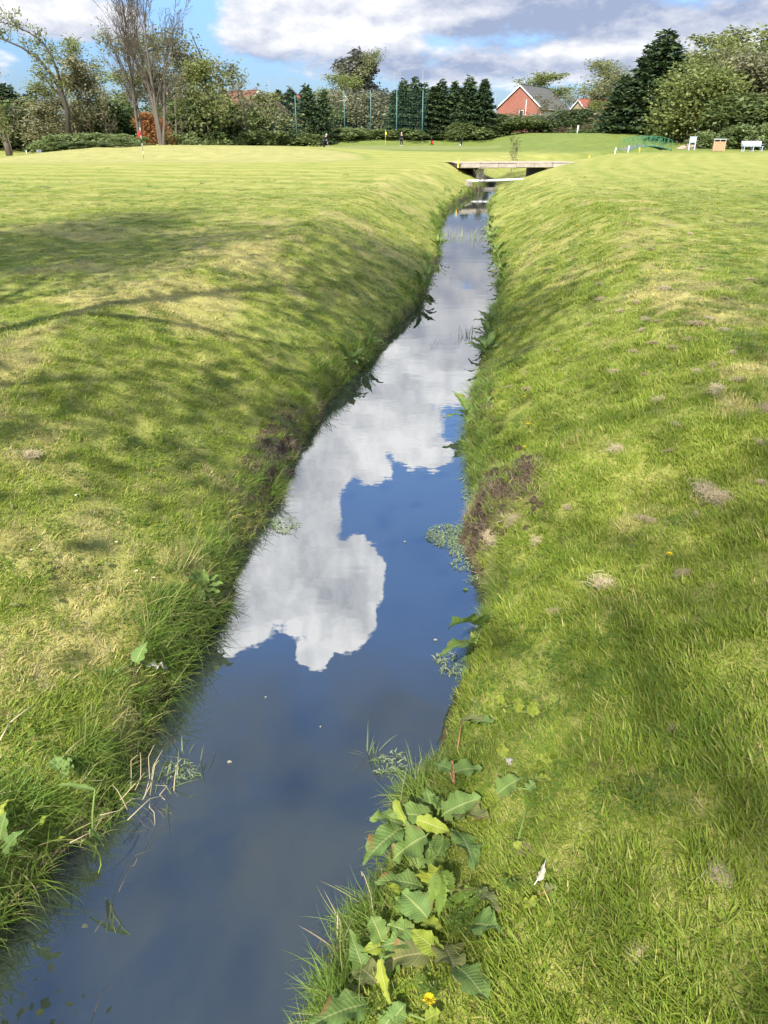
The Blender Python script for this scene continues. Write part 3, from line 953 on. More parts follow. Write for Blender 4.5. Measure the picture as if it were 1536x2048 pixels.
PROTO['con1b'] = (conifer(26, 10, 1.7, leaders=1, leaves=2600), 10)
PROTO['con2b'] = (conifer(27, 10, 2.3, leaders=4, leaves=3900), 10)
PROTO['con2'] = (conifer(22, 10, 2.1, leaders=2), 10)
PROTO['con3'] = (conifer(23, 10, 2.5, leaders=3, leaves=4600), 10)
PROTO['conbig'] = (conifer(24, 13, 3.3, leaders=3, leaves=7000, lsize=.55), 13)
PROTO['bush_mid'] = (bushy(31, 5, 4, 1900, m='mid'), 4)
PROTO['bush_mid2'] = (bushy(32, 5, 4, 1900, m='bramble'), 4)
PROTO['bush_dark'] = (bushy(33, 5, 4.5, 2000, m='dark'), 4.5)
PROTO['bush_low'] = (bushy(34, 5, 2, 1500, .28, m='bramble', lobes=16), 2)
PROTO['bush_low2'] = (bushy(35, 5, 2, 1500, .28, m='mid', lobes=16), 2)
PROTO['bush_twig'] = (bushy(36, 5, 5, 2300, .28, m='twig', fill=.25), 5)
PROTO['bush_copper'] = (bushy(37, 3, 3.4, 1500, .24, m='copper'), 3.4)
PROTO['bush_blossom'] = (bushy(38, 4, 3.5, 1800, .26, m='blossom'), 3.5)
PROTO['broad'] = (bushy(39, 8, 9, 5200, .42, m='fresh', lobes=40, fill=.55), 9)
PROTO['broad_mid'] = (bushy(40, 8, 9, 5200, .42, m='mid', lobes=40, fill=.55), 9)
PROTO['broad_twig'] = (bushy(41, 8, 9, 5200, .34, m='twig', lobes=40, fill=.2), 9)
PROTO['broad_yellow'] = (bushy(42, 8, 9, 5000, .36, m='yellow', lobes=40, fill=.3), 9)
PROTO_W = {}
for k_, ((tm_, cm_), h_) in list(PROTO.items()):           # measure what was grown
    co = np.empty(len(cm_.vertices) * 3, np.float32); cm_.vertices.foreach_get('co', co); co = co.reshape(-1, 3)
    ct = np.empty(len(tm_.vertices) * 3, np.float32); tm_.vertices.foreach_get('co', ct)
    PROTO[k_] = ((tm_, cm_), max(float(np.percentile(co[:, 2], 99.3)), float(ct.reshape(-1, 3)[:, 2].max()) - .1))
    PROTO_W[k_] = float(np.percentile(co[:, 0], 96.5) - np.percentile(co[:, 0], 3.5))

ORD = ['first', 'second', 'third', 'fourth', 'fifth', 'sixth', 'seventh', 'eighth', 'ninth']
rt = np.random.default_rng(99)
def plant(name, proto, px, top, Y, wpx, label, cat, group=None, rz=None, sink=0.0):
    """a tree or shrub under pixel column px at depth Y, as tall as pixel row top and wpx pixels wide"""
    (tm, cm), H = PROTO[proto]
    x, y, z = spot(px, Y)
    h = at(px, top, Y).z - z + sink
    sz = h / H
    sx = wpx / 1674.0 * Y / PROTO_W[proto]
    o = thing(name, label, cat, (x, y, z - sink), rt.uniform(0, 6.283) if rz is None else rz, group)
    o.scale = (sx, sx, sz)
    link('trunk', tm, o); link('crown', cm, o)
    return o

G_CON = 'dark conifers in the row behind the netting'
G_HEDGE = 'shrubs of the hedge along the back of the course'
# left
plant('conifer', 'con3', 32, 170, 118, 95, 'dark conifer at the left edge behind the leaning tree', 'tree')
plant('birch_tree', 'birch1', 55, 108, 128, 130, 'pale airy birch behind the leaning tree at the left edge', 'tree')
plant('poplar_tree', 'poplar', 163, 76, 122, 95, 'tall narrow yellow green tree between the leaning tree and the bare trees', 'tree')
plant('young_tree', 'airy2', 95, 150, 112, 95, 'yellow green young tree right beside the leaning trunk', 'tree')
plant('broadleaf_tree', 'airy1', 235, 140, 120, 110, 'green airy tree just left of the bare twin trunks', 'tree')
plant('birch_tree', 'birch1', 392, 62, 116, 120, 'tall birch in fresh leaf right of the bare trees', 'tree')
plant('weeping_birch', 'weep', 452, 68, 122, 105, 'weeping birch with hanging twigs left of the brown roofed house', 'tree')
plant('broadleaf_tree', 'airy1', 345, 150, 124, 90, 'small green tree between the bare trees and the tall birch', 'tree')
plant('shrub', 'bush_twig', 130, 205, 106, 130, 'brownish budding shrub behind the leaning trunk', 'shrub')
plant('shrub', 'bush_dark', 205, 205, 108, 110, 'dark green shrub left of the bare trees', 'shrub')
plant('shrub', 'bush_dark', 258, 212, 112, 90, 'dark shrub directly behind the left bare trunk', 'shrub')
plant('shrub', 'bush_dark', 60, 215, 108, 90, 'dark shrub beneath the conifer at the left edge', 'shrub')
plant('shrub', 'bush_mid', -20, 200, 112, 110, 'green shrub cut by the left picture edge', 'shrub')
plant('copper_shrub', 'bush_copper', 305, 226, 98, 56, 'orange brown copper shrub between the bare trunks', 'shrub')
plant('shrub', 'bush_mid', 365, 200, 108, 110, 'green shrub right of the copper shrub', 'shrub')
plant('shrub', 'bush_twig', 395, 190, 118, 95, 'brown twiggy shrub below the tall birch', 'shrub')
plant('shrub', 'bush_mid', 430, 200, 114, 110, 'green shrub below the weeping birch', 'shrub')
plant('shrub', 'bush_mid2', 478, 195, 126, 95, 'green shrub in front of the brown roofed house', 'shrub')
plant('shrub', 'bush_dark', 505, 225, 130, 85, 'dark shrub below the brown roof, left of the first net post', 'shrub')
plant('shrub', 'bush_mid', 528, 215, 138, 60, 'yellowish green shrub beside the first net post', 'shrub')
for k, (px, top, Y, w) in enumerate([(110, 270, 82, 80), (140, 284, 76, 70), (160, 266, 84, 90), (185, 282, 77, 100), (215, 268, 84, 90), (240, 284, 76, 80), (255, 274, 80, 70)]):
    plant('bramble_bush', ('bush_low', 'bush_low2')[k % 2], px, top, Y, w, ORD[k] + ' bramble bush from the left in the thicket left of the raised green', 'shrub', 'bramble bushes left of the raised green')
for k, (px, top, Y, w) in enumerate([(360, 262, 104, 80), (410, 264, 106, 80), (455, 262, 112, 90), (500, 260, 118, 90), (545, 262, 122, 90), (590, 266, 126, 90)]):
    plant('hedge_bush', ('bush_low', 'bush_low2')[k % 2], px, top, Y, w, ORD[k] + ' low bush from the left in the hedge behind the raised green', 'shrub', 'low hedge behind the raised green')
for (px, top, Y, w, pr, lab) in [
        (20, 130, 104, 70, 'thin', 'leafless twiggy tree beside the ivy clad trunk'), (182, 120, 103, 70, 'budding', 'budding twiggy tree between the leaning tree and the left bare tree'),
        (222, 165, 100, 55, 'thin', 'small twiggy tree just left of the left bare tree'), (352, 128, 104, 70, 'thin', 'twiggy tree just right of the right bare tree'),
        (418, 120, 106, 70, 'budding2', 'yellowish budding tree before the weeping birch'), (486, 150, 112, 60, 'thin', 'twiggy tree before the brown roofed house'),
        (530, 185, 126, 50, 'budding2', 'small budding tree left of the first net post'), (85, 195, 98, 60, 'budding', 'low budding tree left of the leaning trunk')]:
    plant('twiggy_tree', pr, px, top, Y, w, lab, 'tree', 'twiggy trees in the left hedge')
# middle: conifers and hedge
for (px, top, Y, w, pr, lab) in [
        (562, 184, 142, 38, 'con1b', 'leftmost slim conifer beside the first net post'),
        (585, 176, 143, 46, 'con2', 'conifer just behind the second net post'),
        (618, 172, 141, 60, 'con3', 'broad dark conifer left of the bending golfer'),
        (806, 160, 150, 44, 'con2', 'conifer behind the third tall post, left of its pair'),
        (830, 158, 151, 48, 'con2b', 'conifer right of its pair beside the fifth net post'),
        (864, 176, 149, 42, 'con1', 'shorter conifer right of the tallest lamp post'),
        (880, 162, 150, 50, 'con2b', 'pointed conifer in the middle of the conifer row'),
        (906, 166, 152, 36, 'con1b', 'slim conifer left of the far right net post'),
        (934, 154, 150, 50, 'con2', 'tallest conifer of the row, left of the brick house'),
        (964, 162, 149, 40, 'con1b', 'last conifer of the row beside the brick house')]:
    plant('conifer', pr, px, top, Y, w * 1.05, lab, 'tree', G_CON, sink=.2)
plant('airy_tree', 'airy1', 642, 148, 172, 75, 'light green tree behind the conifers left of the bending golfer', 'tree')
plant('airy_tree', 'pale', 678, 100, 188, 55, 'thin pale tree left of the round grey evergreen', 'tree')
plant('evergreen_tree', 'ever', 718, 104, 190, 85, 'round topped grey green evergreen above the grey roofed house', 'tree')
plant('shrub', 'bush_twig', 705, 182, 168, 100, 'brown budding shrub below the grey evergreen', 'shrub')
plant('shrub', 'bush_twig', 755, 186, 166, 95, 'brown budding shrub left of the conifer row', 'shrub')
plant('shrub', 'bush_mid', 665, 215, 164, 60, 'green shrub behind the bending golfer', 'shrub')
plant('shrub', 'bush_mid2', 652, 200, 176, 60, 'yellow green shrub beside the gabled house', 'shrub')
for k, (px, w, top, pr) in enumerate([(628, 80, 262, 0), (668, 75, 255, 1), (708, 80, 256, 0), (748, 75, 258, 1), (790, 80, 258, 0), (828, 80, 258, 1), (868, 80, 262, 0), (905, 75, 262, 1), (960, 80, 252, 1)]):
    plant('hedge_bush', ('bush_low', 'bush_low2')[pr], px, top, 151 - (k % 3) * 1.5, w, ORD[k] + ' low bush from the left in the hedge behind the far green', 'shrub', G_HEDGE)
plant('round_bush', 'bush_mid', 918, 246, 146, 42, 'small round clipped bush in front of the conifer row', 'shrub')
plant('shrub', 'bush_dark', 985, 228, 150, 70, 'dark green shrub at the left foot of the brick house', 'shrub')
plant('shrub', 'bush_mid', 1015, 236, 150, 70, 'green shrub below the brick gable', 'shrub')
plant('shrub', 'thin', 1062, 188, 162, 80, 'thin brown budding shrub before the brick house window', 'shrub')
plant('shrub', 'thin', 1108, 186, 166, 70, 'thin brown budding shrub before the grey roof', 'shrub')
plant('hawthorn', 'bush_blossom', 1095, 226, 148, 80, 'hawthorn with pale blossom below the grey roof', 'shrub')
plant('shrub', 'bush_mid', 1060, 232, 147, 70, 'green shrub left of the pale blossoming hawthorn', 'shrub')
plant('shrub', 'bush_dark', 1150, 218, 142, 75, 'dark green shrub left of the small white post on the bank', 'shrub')
plant('shrub', 'bush_twig', 1195, 238, 138, 55, 'low brown shrub between the houses and the dark conifers', 'shrub')
plant('airy_tree', 'airy1', 1085, 150, 215, 90, 'light green tree rising behind the brick house', 'tree')
plant('airy_tree', 'pale', 1120, 158, 220, 70, 'thin tree behind the end of the grey roof', 'tree')
plant('airy_tree', 'airy1', 1195, 180, 180, 60, 'light green round tree behind the red roof', 'tree')
plant('bare_sapling', 'budding', 1180, 168, 186, 45, 'thin leafless young tree right of the red roof', 'tree')
# right
plant('airy_tree', 'pale', 1236, 108, 150, 100, 'pale airy tree behind the small right hand conifer', 'tree')
plant('conifer', 'con3', 1236, 152, 116, 78, 'smaller dark conifer left of the tallest one', 'tree')
plant('conifer', 'conbig', 1304, 64, 114, 112, 'tallest dark conifer behind the green footbridge', 'tree')
plant('broadleaf_tree', 'broad', 1385, 128, 102, 140, 'dense green tree behind the information board', 'tree')
plant('broadleaf_tree', 'broad_yellow', 1395, 88, 120, 150, 'yellow green tree right of the tallest conifer', 'tree')
plant('broadleaf_tree', 'airy1', 1440, 50, 122, 150, 'tall airy green tree above the litter bin', 'tree')
plant('broadleaf_tree', 'broad_twig', 1470, 110, 106, 150, 'brown budding tree behind the bench', 'tree')
plant('broadleaf_tree', 'budding2', 1510, 58, 116, 140, 'tall yellow brown budding tree near the right edge', 'tree')
plant('broadleaf_tree', 'broad_mid', 1540, 95, 110, 140, 'green tree cut by the right picture edge', 'tree')
plant('broadleaf_tree', 'broad_twig', 1590, 70, 112, 140, 'brown tree mostly beyond the right picture edge', 'tree')
plant('shrub', 'bush_mid', 1455, 190, 98, 120, 'green shrub under the trees behind the litter bin', 'shrub')
plant('shrub', 'bush_dark', 1520, 195, 100, 130, 'dark shrub under the trees behind the bench', 'shrub')
plant('shrub', 'bush_mid', 1335, 232, 104, 60, 'low green shrub under the dense green tree', 'shrub')
for k, (px, top, Y, w) in enumerate([(1420, 262, 93, 70), (1460, 254, 92, 80), (1500, 250, 91, 80), (1545, 246, 90, 90), (1590, 248, 90, 90)]):
    plant('bramble_bush', ('bush_low', 'bush_low2')[k % 2], px, top, Y, w, ORD[k] + ' bramble bush from the left on the bank behind the bench', 'shrub', 'brambles on the bank behind the bench')
for k, (px, top, Y, w) in enumerate([(1175, 258, 126, 60), (1215, 252, 120, 60), (1265, 254, 117, 60)]):
    plant('hedge_bush', 'bush_low2', px, top, Y, w, ORD[k] + ' low bush from the left at the foot of the right hand conifers', 'shrub', 'low bushes below the right hand conifers')

# the wood and gardens far behind: reads as one mass
def far_wood():
    r = np.random.default_rng(5)
    P = []
    for k in range(70):
        x = r.uniform(-150, 150); y = r.uniform(225, 300); h = r.uniform(4, 8); w = r.uniform(3, 6)
        U = r.normal(size=(330, 3)); U /= np.linalg.norm(U, axis=1)[:, None]
        P.append(np.array([x, y, 2 + h * .5]) + U * np.array([w, w, h * .55]) * r.uniform(.5, 1, (330, 1)))
    P = np.concatenate(P)
    o = link('far_wood', crown_mesh('far_wood', P, .9, LM['mid'], 8))
    tag(o, 'distant mass of garden trees on the skyline behind the houses', 'trees', kind='stuff')
far_wood()

# ---- the bare twin trees
def bare_tree(label, px, base_py, Y, seed, stems, H):
    x, y, z = spot(px, Y)
    r = np.random.default_rng(seed)
    prm = dict(seg=[9, 7, 5, 4, 3], wig=.055, up=[.03, .06, .05, .03], lev=3, kids=[14, 7, 5], t0=[.20, .15, .1], ang=[.44, .55, .65], rat=[.52, .46, .45], tap=.9, rmin=.014, apex=.9, rr=.5)
    out = []; tips = []
    mb = MB()
    for (lean, sc_, off) in stems:
        grow(r, Vector((off, 0, -.2)), Vector((lean, r.normal(0, .04), 1)).normalized(), H * sc_, .21 * sc_, 0, prm, out, tips)
    o = thing('bare_tree', label, 'tree', (x, y, z), 0, 'bare trees behind the raised green')
    main = [b for b in out if b[2] == 0]; rest = [b for b in out if b[2] > 0]
    link('trunk', branch_mesh('trunk', main, BARK_B), o)
    link('branches', branch_mesh('branches', rest, BARK_B), o)
    return o
bare_tree('left one of the two tall leafless trees, with a single straight grey trunk', 284, 292, 86, 71, [(-.05, 1.0, 0), (-.16, .82, -.05)], 14.2)
bare_tree('right one of the two tall leafless trees, forking low into two trunks', 322, 292, 85, 72, [(.01, 1.0, 0), (.14, .78, .15), (-.08, .93, -.1)], 14.0)

# ---- the leaning tree and the ivy stump at the left edge
def leaning_tree():
    Y = 92
    x, y, z = spot(138, Y)
    o = thing('leaning_tree', 'dark tree leaning left in a long arch with young bronze leaves', 'tree', (x, y, z))
    r = np.random.default_rng(81)
    def rel(px, py): 
        p = at(px, py, Y); return Vector((p.x - x, 0, p.z - z))
    limbs = [([(138, 290), (134, 220), (124, 185), (108, 155), (80, 120), (45, 95), (5, 78), (-30, 75)], [.30, .26, .22, .17, .13, .10, .07, .04]),
             ([(124, 185), (118, 150), (104, 115), (88, 88), (60, 66), (25, 50), (-10, 42)], [.15, .13, .11, .09, .07, .05, .03]),
             ([(130, 200), (112, 185), (95, 165), (70, 150)], [.10, .08, .06, .03])]
    mb = MB(); tips = []; out = []
    prm = dict(seg=[4, 4, 3], wig=.16, up=[.05, .03], lev=1, kids=[5], t0=[.2], ang=[.8], rat=[.6], tap=.85, rmin=.012, rr=.5)
    for li, (pp, rr) in enumerate(limbs):
        pts = [rel(*q) + Vector((0, (li - 1) * .3 * k / 6 + r.normal(0, .08), 0)) for k, q in enumerate(pp)]
        mb.tube(pts, rr, 7)
        for k in range(2, len(pts)):
            for j in range(4):
                b = pts[k - 1].lerp(pts[k], r.uniform())
                grow(r, b, Vector((r.normal(-.2, .5), r.normal(0, .7), r.uniform(.1, 1))).normalized(), r.uniform(.9, 2.0), .035, 0, prm, out, tips)
    link('trunk', mb.mesh('trunk', BARK_D, True), o)
    link('branches', branch_mesh('branches', [(a, b, 2) for a, b, c in out], BARK_D), o)
    link('crown', crown_mesh('crown', jitter(tips, 1500, .22, 83), .23, LM['yellow'], 84), o)
leaning_tree()
def ivy_stump():
    x, y, z = spot(18, 74, 303)
    o = thing('ivy_stump', 'short thick ivy clad trunk at the left picture edge', 'tree', (x, y, z))
    r = np.random.default_rng(85)
    MB().tube([(0, 0, -.2), (-.1, 0, 1.0), (-.35, 0, 2.2), (-.5, 0, 3.6), (-.5, 0, 5.0)], [.30, .25, .22, .17, .08], 8).build('trunk', BARK_B, o, True)
    U = r.normal(size=(1100, 3)); t = r.uniform(.35, 1, 1100)
    P = np.stack([-.1 - .42 * t, 0 * t, 5.0 * t], -1) + U / np.linalg.norm(U, axis=1)[:, None] * (.25 + .45 * np.sin(t * 3.0))[:, None]
    link('crown', crown_mesh('ivy', P, .2, LM['yellow'], 86), o)
ivy_stump()

# ---- trees beside and behind the photographer: they stand outside the frame and throw the dappled shade
def shade_tree_mesh(seed, H, n):
    return airy(seed, H, leaves=n, lsize=.135, m='fresh', spread=.8, kids=(11, 6, 5), t0=.25, jit=.75, rad=.20, up=(.04, .02, .02), topw=.2)
SH = [shade_tree_mesh(201, 14.5, 9000), shade_tree_mesh(202, 14.5, 7500),
      airy(204, 22, leaves=2300, lsize=.165, m='fresh', spread=.7, kids=(12, 6, 5), t0=.5, jit=.85, rad=.17, up=(.04, .02, .02), topw=.2)]
for k, (x, y, s, v, lab) in enumerate([
        (-10.5, -0.6, 1.0, 0, 'leafy tree standing left of the photographer'),
        (-6.4, 0.8, .95, 1, 'leafy tree close beside the photographer at the left'),
        (-16.0, 1.5, 1.0, 0, 'leafy tree far out to the left of the photographer'),
        (-25.0, 9.0, .95, 1, 'leafy tree left of the fairway, beyond the picture edge'),
        (-1.2, -9.6, 1.0, 2, 'tall high crowned tree behind the photographer beside the ditch'),
        (2.2, -4.6, 1.0, 2, 'tall high crowned tree behind the photographer on the right bank')]):
    o = thing('shade_tree', lab, 'tree', (x, y, gz(x, y)), 1.3 * k, 'trees around the photographer')
    o.scale = (s, s, s)
    tm, cm = SH[v]
    link('trunk', tm, o); link('crown', cm, o)
# ------------------------------------------------------------------ built things
CONC = principled('weathered_concrete', (.34, .295, .24), .9, .2, var=.55, scale=3.5, bump=.5, bscale=30)
CONC_D = principled('damp_concrete', (.15, .14, .125), .9, .2, var=.4, scale=2, bump=.5, bscale=20)
GRAVEL = principled('pinkish_gravel', (.42, .33, .25), .95, .1, var=.35, scale=30, bump=.8, bscale=90)
WHITE = principled('white_paint', (.78, .78, .76), .5, .4, var=.06)
PIPE = principled('white_pipe', (.72, .73, .74), .45, .4, var=.12, scale=3)
GREEN_P = principled('green_rail_paint', (.05, .19, .10), .6, .4, var=.2)
WOOD = principled('pine_boards', (.40, .26, .15), .75, .2, var=.22, scale=4)
GREYBLUE = principled('pale_grey_paint', (.38, .42, .47), .55, .3, var=.08)
DECKB = principled('dark_bridge_boards', (.16, .155, .15), .85, .2, var=.3, scale=5)
BLACK = principled('black_fabric', (.012, .013, .017), .8, .2, var=.3)
NAVY = principled('navy_cloth', (.012, .014, .024), .85, .15, var=.3)
SKIN = principled('skin', (.50, .30, .21), .6, .3, var=.06)
HAIRG = principled('grey_hair', (.50, .48, .44), .8, .2, var=.1)
REDF = principled('red_fabric', (.60, .025, .03), .7, .2, var=.12)
YELF = principled('yellow_fabric', (.80, .58, .02), .7, .2, var=.1)
YELP = principled('yellow_post_paint', (.75, .50, .08), .6, .3, var=.1)
STEEL = principled('steel', (.45, .46, .47), .35, .5, metal=.8, var=.1)
TEAL = principled('teal_net_post', (.075, .17, .165), .55, .4, var=.15)
LAMPG = principled('lamp_post_grey', (.20, .22, .24), .5, .4, var=.1)
UPVC = principled('white_window_frame', (.75, .75, .74), .4, .4, var=.04)
GLASS = principled('window_glass', (.03, .035, .04), .06, .6, var=.2)

# ---- concrete farm bridge across the ditch
def farm_bridge():
    o = thing('concrete_bridge', 'low flat concrete bridge carrying a gravel track over the ditch', 'bridge', (7.75, 48.6, 0), R(10))
    t = 1.32
    mb = MB(); mb.box((0, 1.75, t - .13), (6.5, 3.4, .22)); mb.build('deck', CONC, o)
    for i in range(6):
        xx = -3.35 + 6.7 * (i + .5) / 6
        MB().box((xx, -.06 + .012 * math.sin(i * 2.3), t - .10 + .008 * math.cos(i * 1.9)), (6.7 / 6 - .025, .22, .20)).build('edge_beam', CONC, o)
        MB().box((xx + .05 * math.sin(i), -.02 + .015 * math.cos(i * 3.1), t + .045 + .010 * math.sin(i * 1.3)), (6.7 / 6 - .04, .27, .05)).build('coping_slab', CONC, o)
    mb = MB()
    n = 14
    for i in range(n):
        x0 = -3.5 + 7.4 * i / n; x1 = -3.5 + 7.4 * (i + 1) / n
        f0 = .04 * math.sin(i * 1.7); f1 = .04 * math.sin((i + 1) * 1.7)
        mb.poly([(x0, .12 + f0, t + .012), (x1, .12 + f1, t + .012), (x1, 1.8, t + .05), (x0, 1.8, t + .05)])
        mb.poly([(x0, 1.8, t + .05), (x1, 1.8, t + .05), (x1, 3.5 + f1, t + .012), (x0, 3.5 + f0, t + .012)])
    mb.build('gravel_track', GRAVEL, o)
    for s in (-1, 1):
        MB().box((s * 2.1, 1.75, t / 2 - .45), (.4, 3.3, t + .3)).build('abutment', CONC_D, o)
    MB().box((-3.5, .0, t + .0), (.07, .07, .42)).build('marker_post', YELP, o)
farm_bridge()
p = at(977, 358, 46.0); q = at(1062, 354, 46.6)
pw = MB().tube([(p.x - 1.2, 46.0, .52), (p.x, 46.0, .54), (q.x, 46.6, .60), (q.x + 1.0, 46.7, .62)], .055, 10).build('pipe', PIPE, None, True)
tag(pw, 'white pipe spanning the ditch just before the concrete bridge', 'pipe')
weir = MB().box((6.55, 47.2, .0), (1.9, .25, .22)).box((6.6, 47.0, .02), (.5, .4, .2), (0, 0, .4)).box((7.1, 47.05, .01), (.4, .3, .22), (0, .1, -.3)).build('stone_sill', CONC_D)
tag(weir, 'dark stone sill across the water under the concrete bridge', 'sill')
blk = at(937, 372, 44.2)
bl = MB().box((0, 0, .12), (.32, .26, .30), (.1, .15, .4)).build('concrete_block', CONC, None, loc=(blk.x, 44.2, gz(blk.x, 44.2)))
tag(bl, 'small concrete block on the left bank before the concrete bridge', 'block')

# ---- arched green footbridge
def footbridge():
    x, y, z = spot(1290, 84, 302); z = 1.22
    o = thing('green_footbridge', 'small arched footbridge with green lattice railings', 'bridge', (x, y, z + .02), R(20))
    L, n = 5.2, 10
    def arch(u): return .42 * (1 - (2 * u - 1) ** 2)
    for i in range(16):
        u = (i + .5) / 16
        a = math.atan2(arch((i + 1) / 16) - arch(i / 16), L / 16)
        MB().box((-L / 2 + L * u, 0, .10 + arch(u)), (L / 16 * .96, 1.5, .05), (0, -a, 0)).build('deck_board', DECKB, o)
    for s in (-1, 1):
        yy = s * .78
        top = [(-L / 2 + L * k / 20, yy, .95 + arch(k / 20) * .95) for k in range(21)]
        bot = [(-L / 2 + L * k / 20, yy, .04 + arch(k / 20)) for k in range(21)]
        MB().tube(top, .028, 6).build('handrail', GREEN_P, o, True)
        MB().tube(bot, .045, 6).build('girder', GREEN_P, o, True)
        for k in range(n + 1):
            u = k / n
            xx = -L / 2 + L * u
            MB().bar((xx, yy, .04 + arch(u)), (xx, yy, .95 + arch(u) * .95), .036).build('post', GREEN_P, o)
            if k < n:
                u2 = (k + 1) / n if k % 2 == 0 else k / n
                u1 = k / n if k % 2 == 0 else (k + 1) / n
                MB().bar((-L / 2 + L * u1, yy, .06 + arch(u1)), (-L / 2 + L * u2, yy, .93 + arch(u2) * .95), .024).build('brace', GREEN_P, o)
footbridge()

# ---- posts
def post(name, px, py, Y, h, m, label, lean=0.0, r=.05, group=None):
    x, y, z = spot(px, Y, py)
    o = MB().tube([(0, 0, -.1), (lean * h * .5, 0, h * .5), (lean * h, 0, h - .02), (lean * h, 0, h)], [r, r, r, r * .7], 8).build(name, m, None, True, loc=(x, y, z))
    return tag(o, label, 'post', group)
post('marker_post', 1229, 310, 73, .50, WHITE, 'short white post leaning left of the green footbridge', .12)
post('marker_post', 1256, 303, 77, .62, WHITE, 'taller white post in front of the green footbridge', .06)
post('marker_post', 1279, 303, 77, .40, YELP, 'yellow post in front of the green footbridge', -.1, .055)
post('marker_post', 1154, 268, 118, 1.0, WHITE, 'lone white post on the grass bank before the hedge', .08, .09)
post('marker_post', 51, 292, 84, .5, WHITE, 'white post under the trees near the left edge', -.08)
post('tee_marker', 1179, 312, 66, .16, YELP, 'tiny yellow marker on the grass left of the white posts', 0, .07)
x, y, z = spot(78, 78, 303)
o = thing('tee_box_marker', 'small white box marker at the edge of the left bramble thicket', 'marker', (x, y, z))
MB().box((0, 0, .16), (.40, .16, .24)).build('box', WHITE, o); MB().box((0, 0, .02), (.06, .06, .1)).build('peg', STEEL, o); MB().box((.08, -.085, .16), (.1, .02, .12)).build('panel', GREYBLUE, o)

# ---- information board, litter bin, bench
def board():
    x, y, z = spot(1383, 86, 298)
    o = thing('information_board', 'pale grey board on two legs between footbridge and litter bin', 'sign', (x, y, z), R(-8))
    for s in (-1, 1):
        MB().box((s * .28, 0, .55), (.11, .09, 1.3)).build('leg', GREYBLUE, o)
    MB().box((0, -.055, .95), (.66, .05, .52)).build('panel', GREYBLUE, o)
    MB().box((0, -.06, 1.23), (.74, .09, .05)).build('cap_rail', GREYBLUE, o)
board()
def bin_():
    x, y, z = spot(1436, 81, 302)
    o = thing('litter_bin', 'wood slatted double litter bin beside the white bench', 'litter bin', (x, y, z), R(-14))
    w, d, h = 1.05, .62, 1.02
    MB().box((0, 0, h / 2), (w - .1, d - .1, h - .06)).build('liner', BLACK, o)
    for i in range(9):
        for s in (-1, 1):
            MB().box((-w / 2 + (i + .5) * w / 9, s * d / 2, h * .43), (w / 9 - .018, .03, h * .80)).build('slat', WOOD, o)
    for i in range(5):
        for s in (-1, 1):
            MB().box((s * w / 2, -d / 2 + (i + .5) * d / 5, h * .43), (.03, d / 5 - .018, h * .80)).build('slat', WOOD, o)
    for px_ in (-1, 0, 1):
        for s in (-1, 1):
            MB().box((px_ * w / 2 * .98, s * d / 2 * .98, h * .5), (.07, .07, h)).build('corner_post', WOOD, o)
    MB().box((0, 0, h + .03), (w + .12, d + .12, .06)).build('lid', GREYBLUE, o)
bin_()
def bench():
    x, y, z = spot(1502, 79, 303)
    o = thing('park_bench', 'pale grey slatted bench with backrest on the grass at right', 'bench', (x, y, z), R(188))
    w = 2.05
    for i in range(4):
        MB().box((0, -.06 + i * .115, .44), (w, .095, .035)).build('seat_slat', GREYBLUE, o)
    for i in range(4):
        MB().box((0, -.14 - i * .022, .54 + i * .105), (w, .03, .085), (.2, 0, 0)).build('back_slat', GREYBLUE, o)
    for xx in (-.92, 0, .92):
        MB().box((xx, -.10, .42), (.07, .08, .94), (.14, 0, 0)).build('leg', GREYBLUE, o)
        MB().box((xx, .27, .21), (.07, .07, .46)).build('leg', GREYBLUE, o)
    for xx in (-.98, .98):
        MB().box((xx, .08, .62), (.06, .5, .04)).build('armrest', GREYBLUE, o)
bench()

# ---- flags
def flag(px, py, Y, m, label, stripes, side=-1):
    x, y, z = spot(px, Y, py)
    o = thing('flagstick', label, 'flag', (x, y, z))
    H = 2.2
    st = 8
    for k in range(st):
        mm = (BLACK if k % 2 == 0 else WHITE) if stripes else (YELP if k < 5 else WHITE)
        MB().tube([(0, 0, H * k / st - (.1 if k == 0 else 0)), (0, 0, H * (k + 1) / st)], .016 if Y < 90 else .024, 6).build('pole_section', mm, o, True)
    V = []; F = []
    nx, nz = 8, 8
    for i in range(nx + 1):
        for j in range(nz + 1):
            u, v = i / nx, j / nz
            V.append((side * .22 * u * (1 - .35 * v), .08 * math.sin(u * 5 + v * 3), H - .03 - v * .55 - .45 * u * (1 - v * .4)))
    for i in range(nx):
        for j in range(nz):
            a = i * (nz + 1) + j
            F.append((a, a + 1, a + nz + 2, a + nz + 1))
    fo = link('flag_cloth', new_mesh('flag_cloth', V, F, [m], True), o)
    sm = fo.modifiers.new('thickness', 'SOLIDIFY'); sm.thickness = .006
flag(288, 319, 65.3, REDF, 'red flag on a striped pole standing in the raised left green', True)
flag(771, 291, 140, YELF, 'yellow flag on the far green beside the hedge', False, 1)

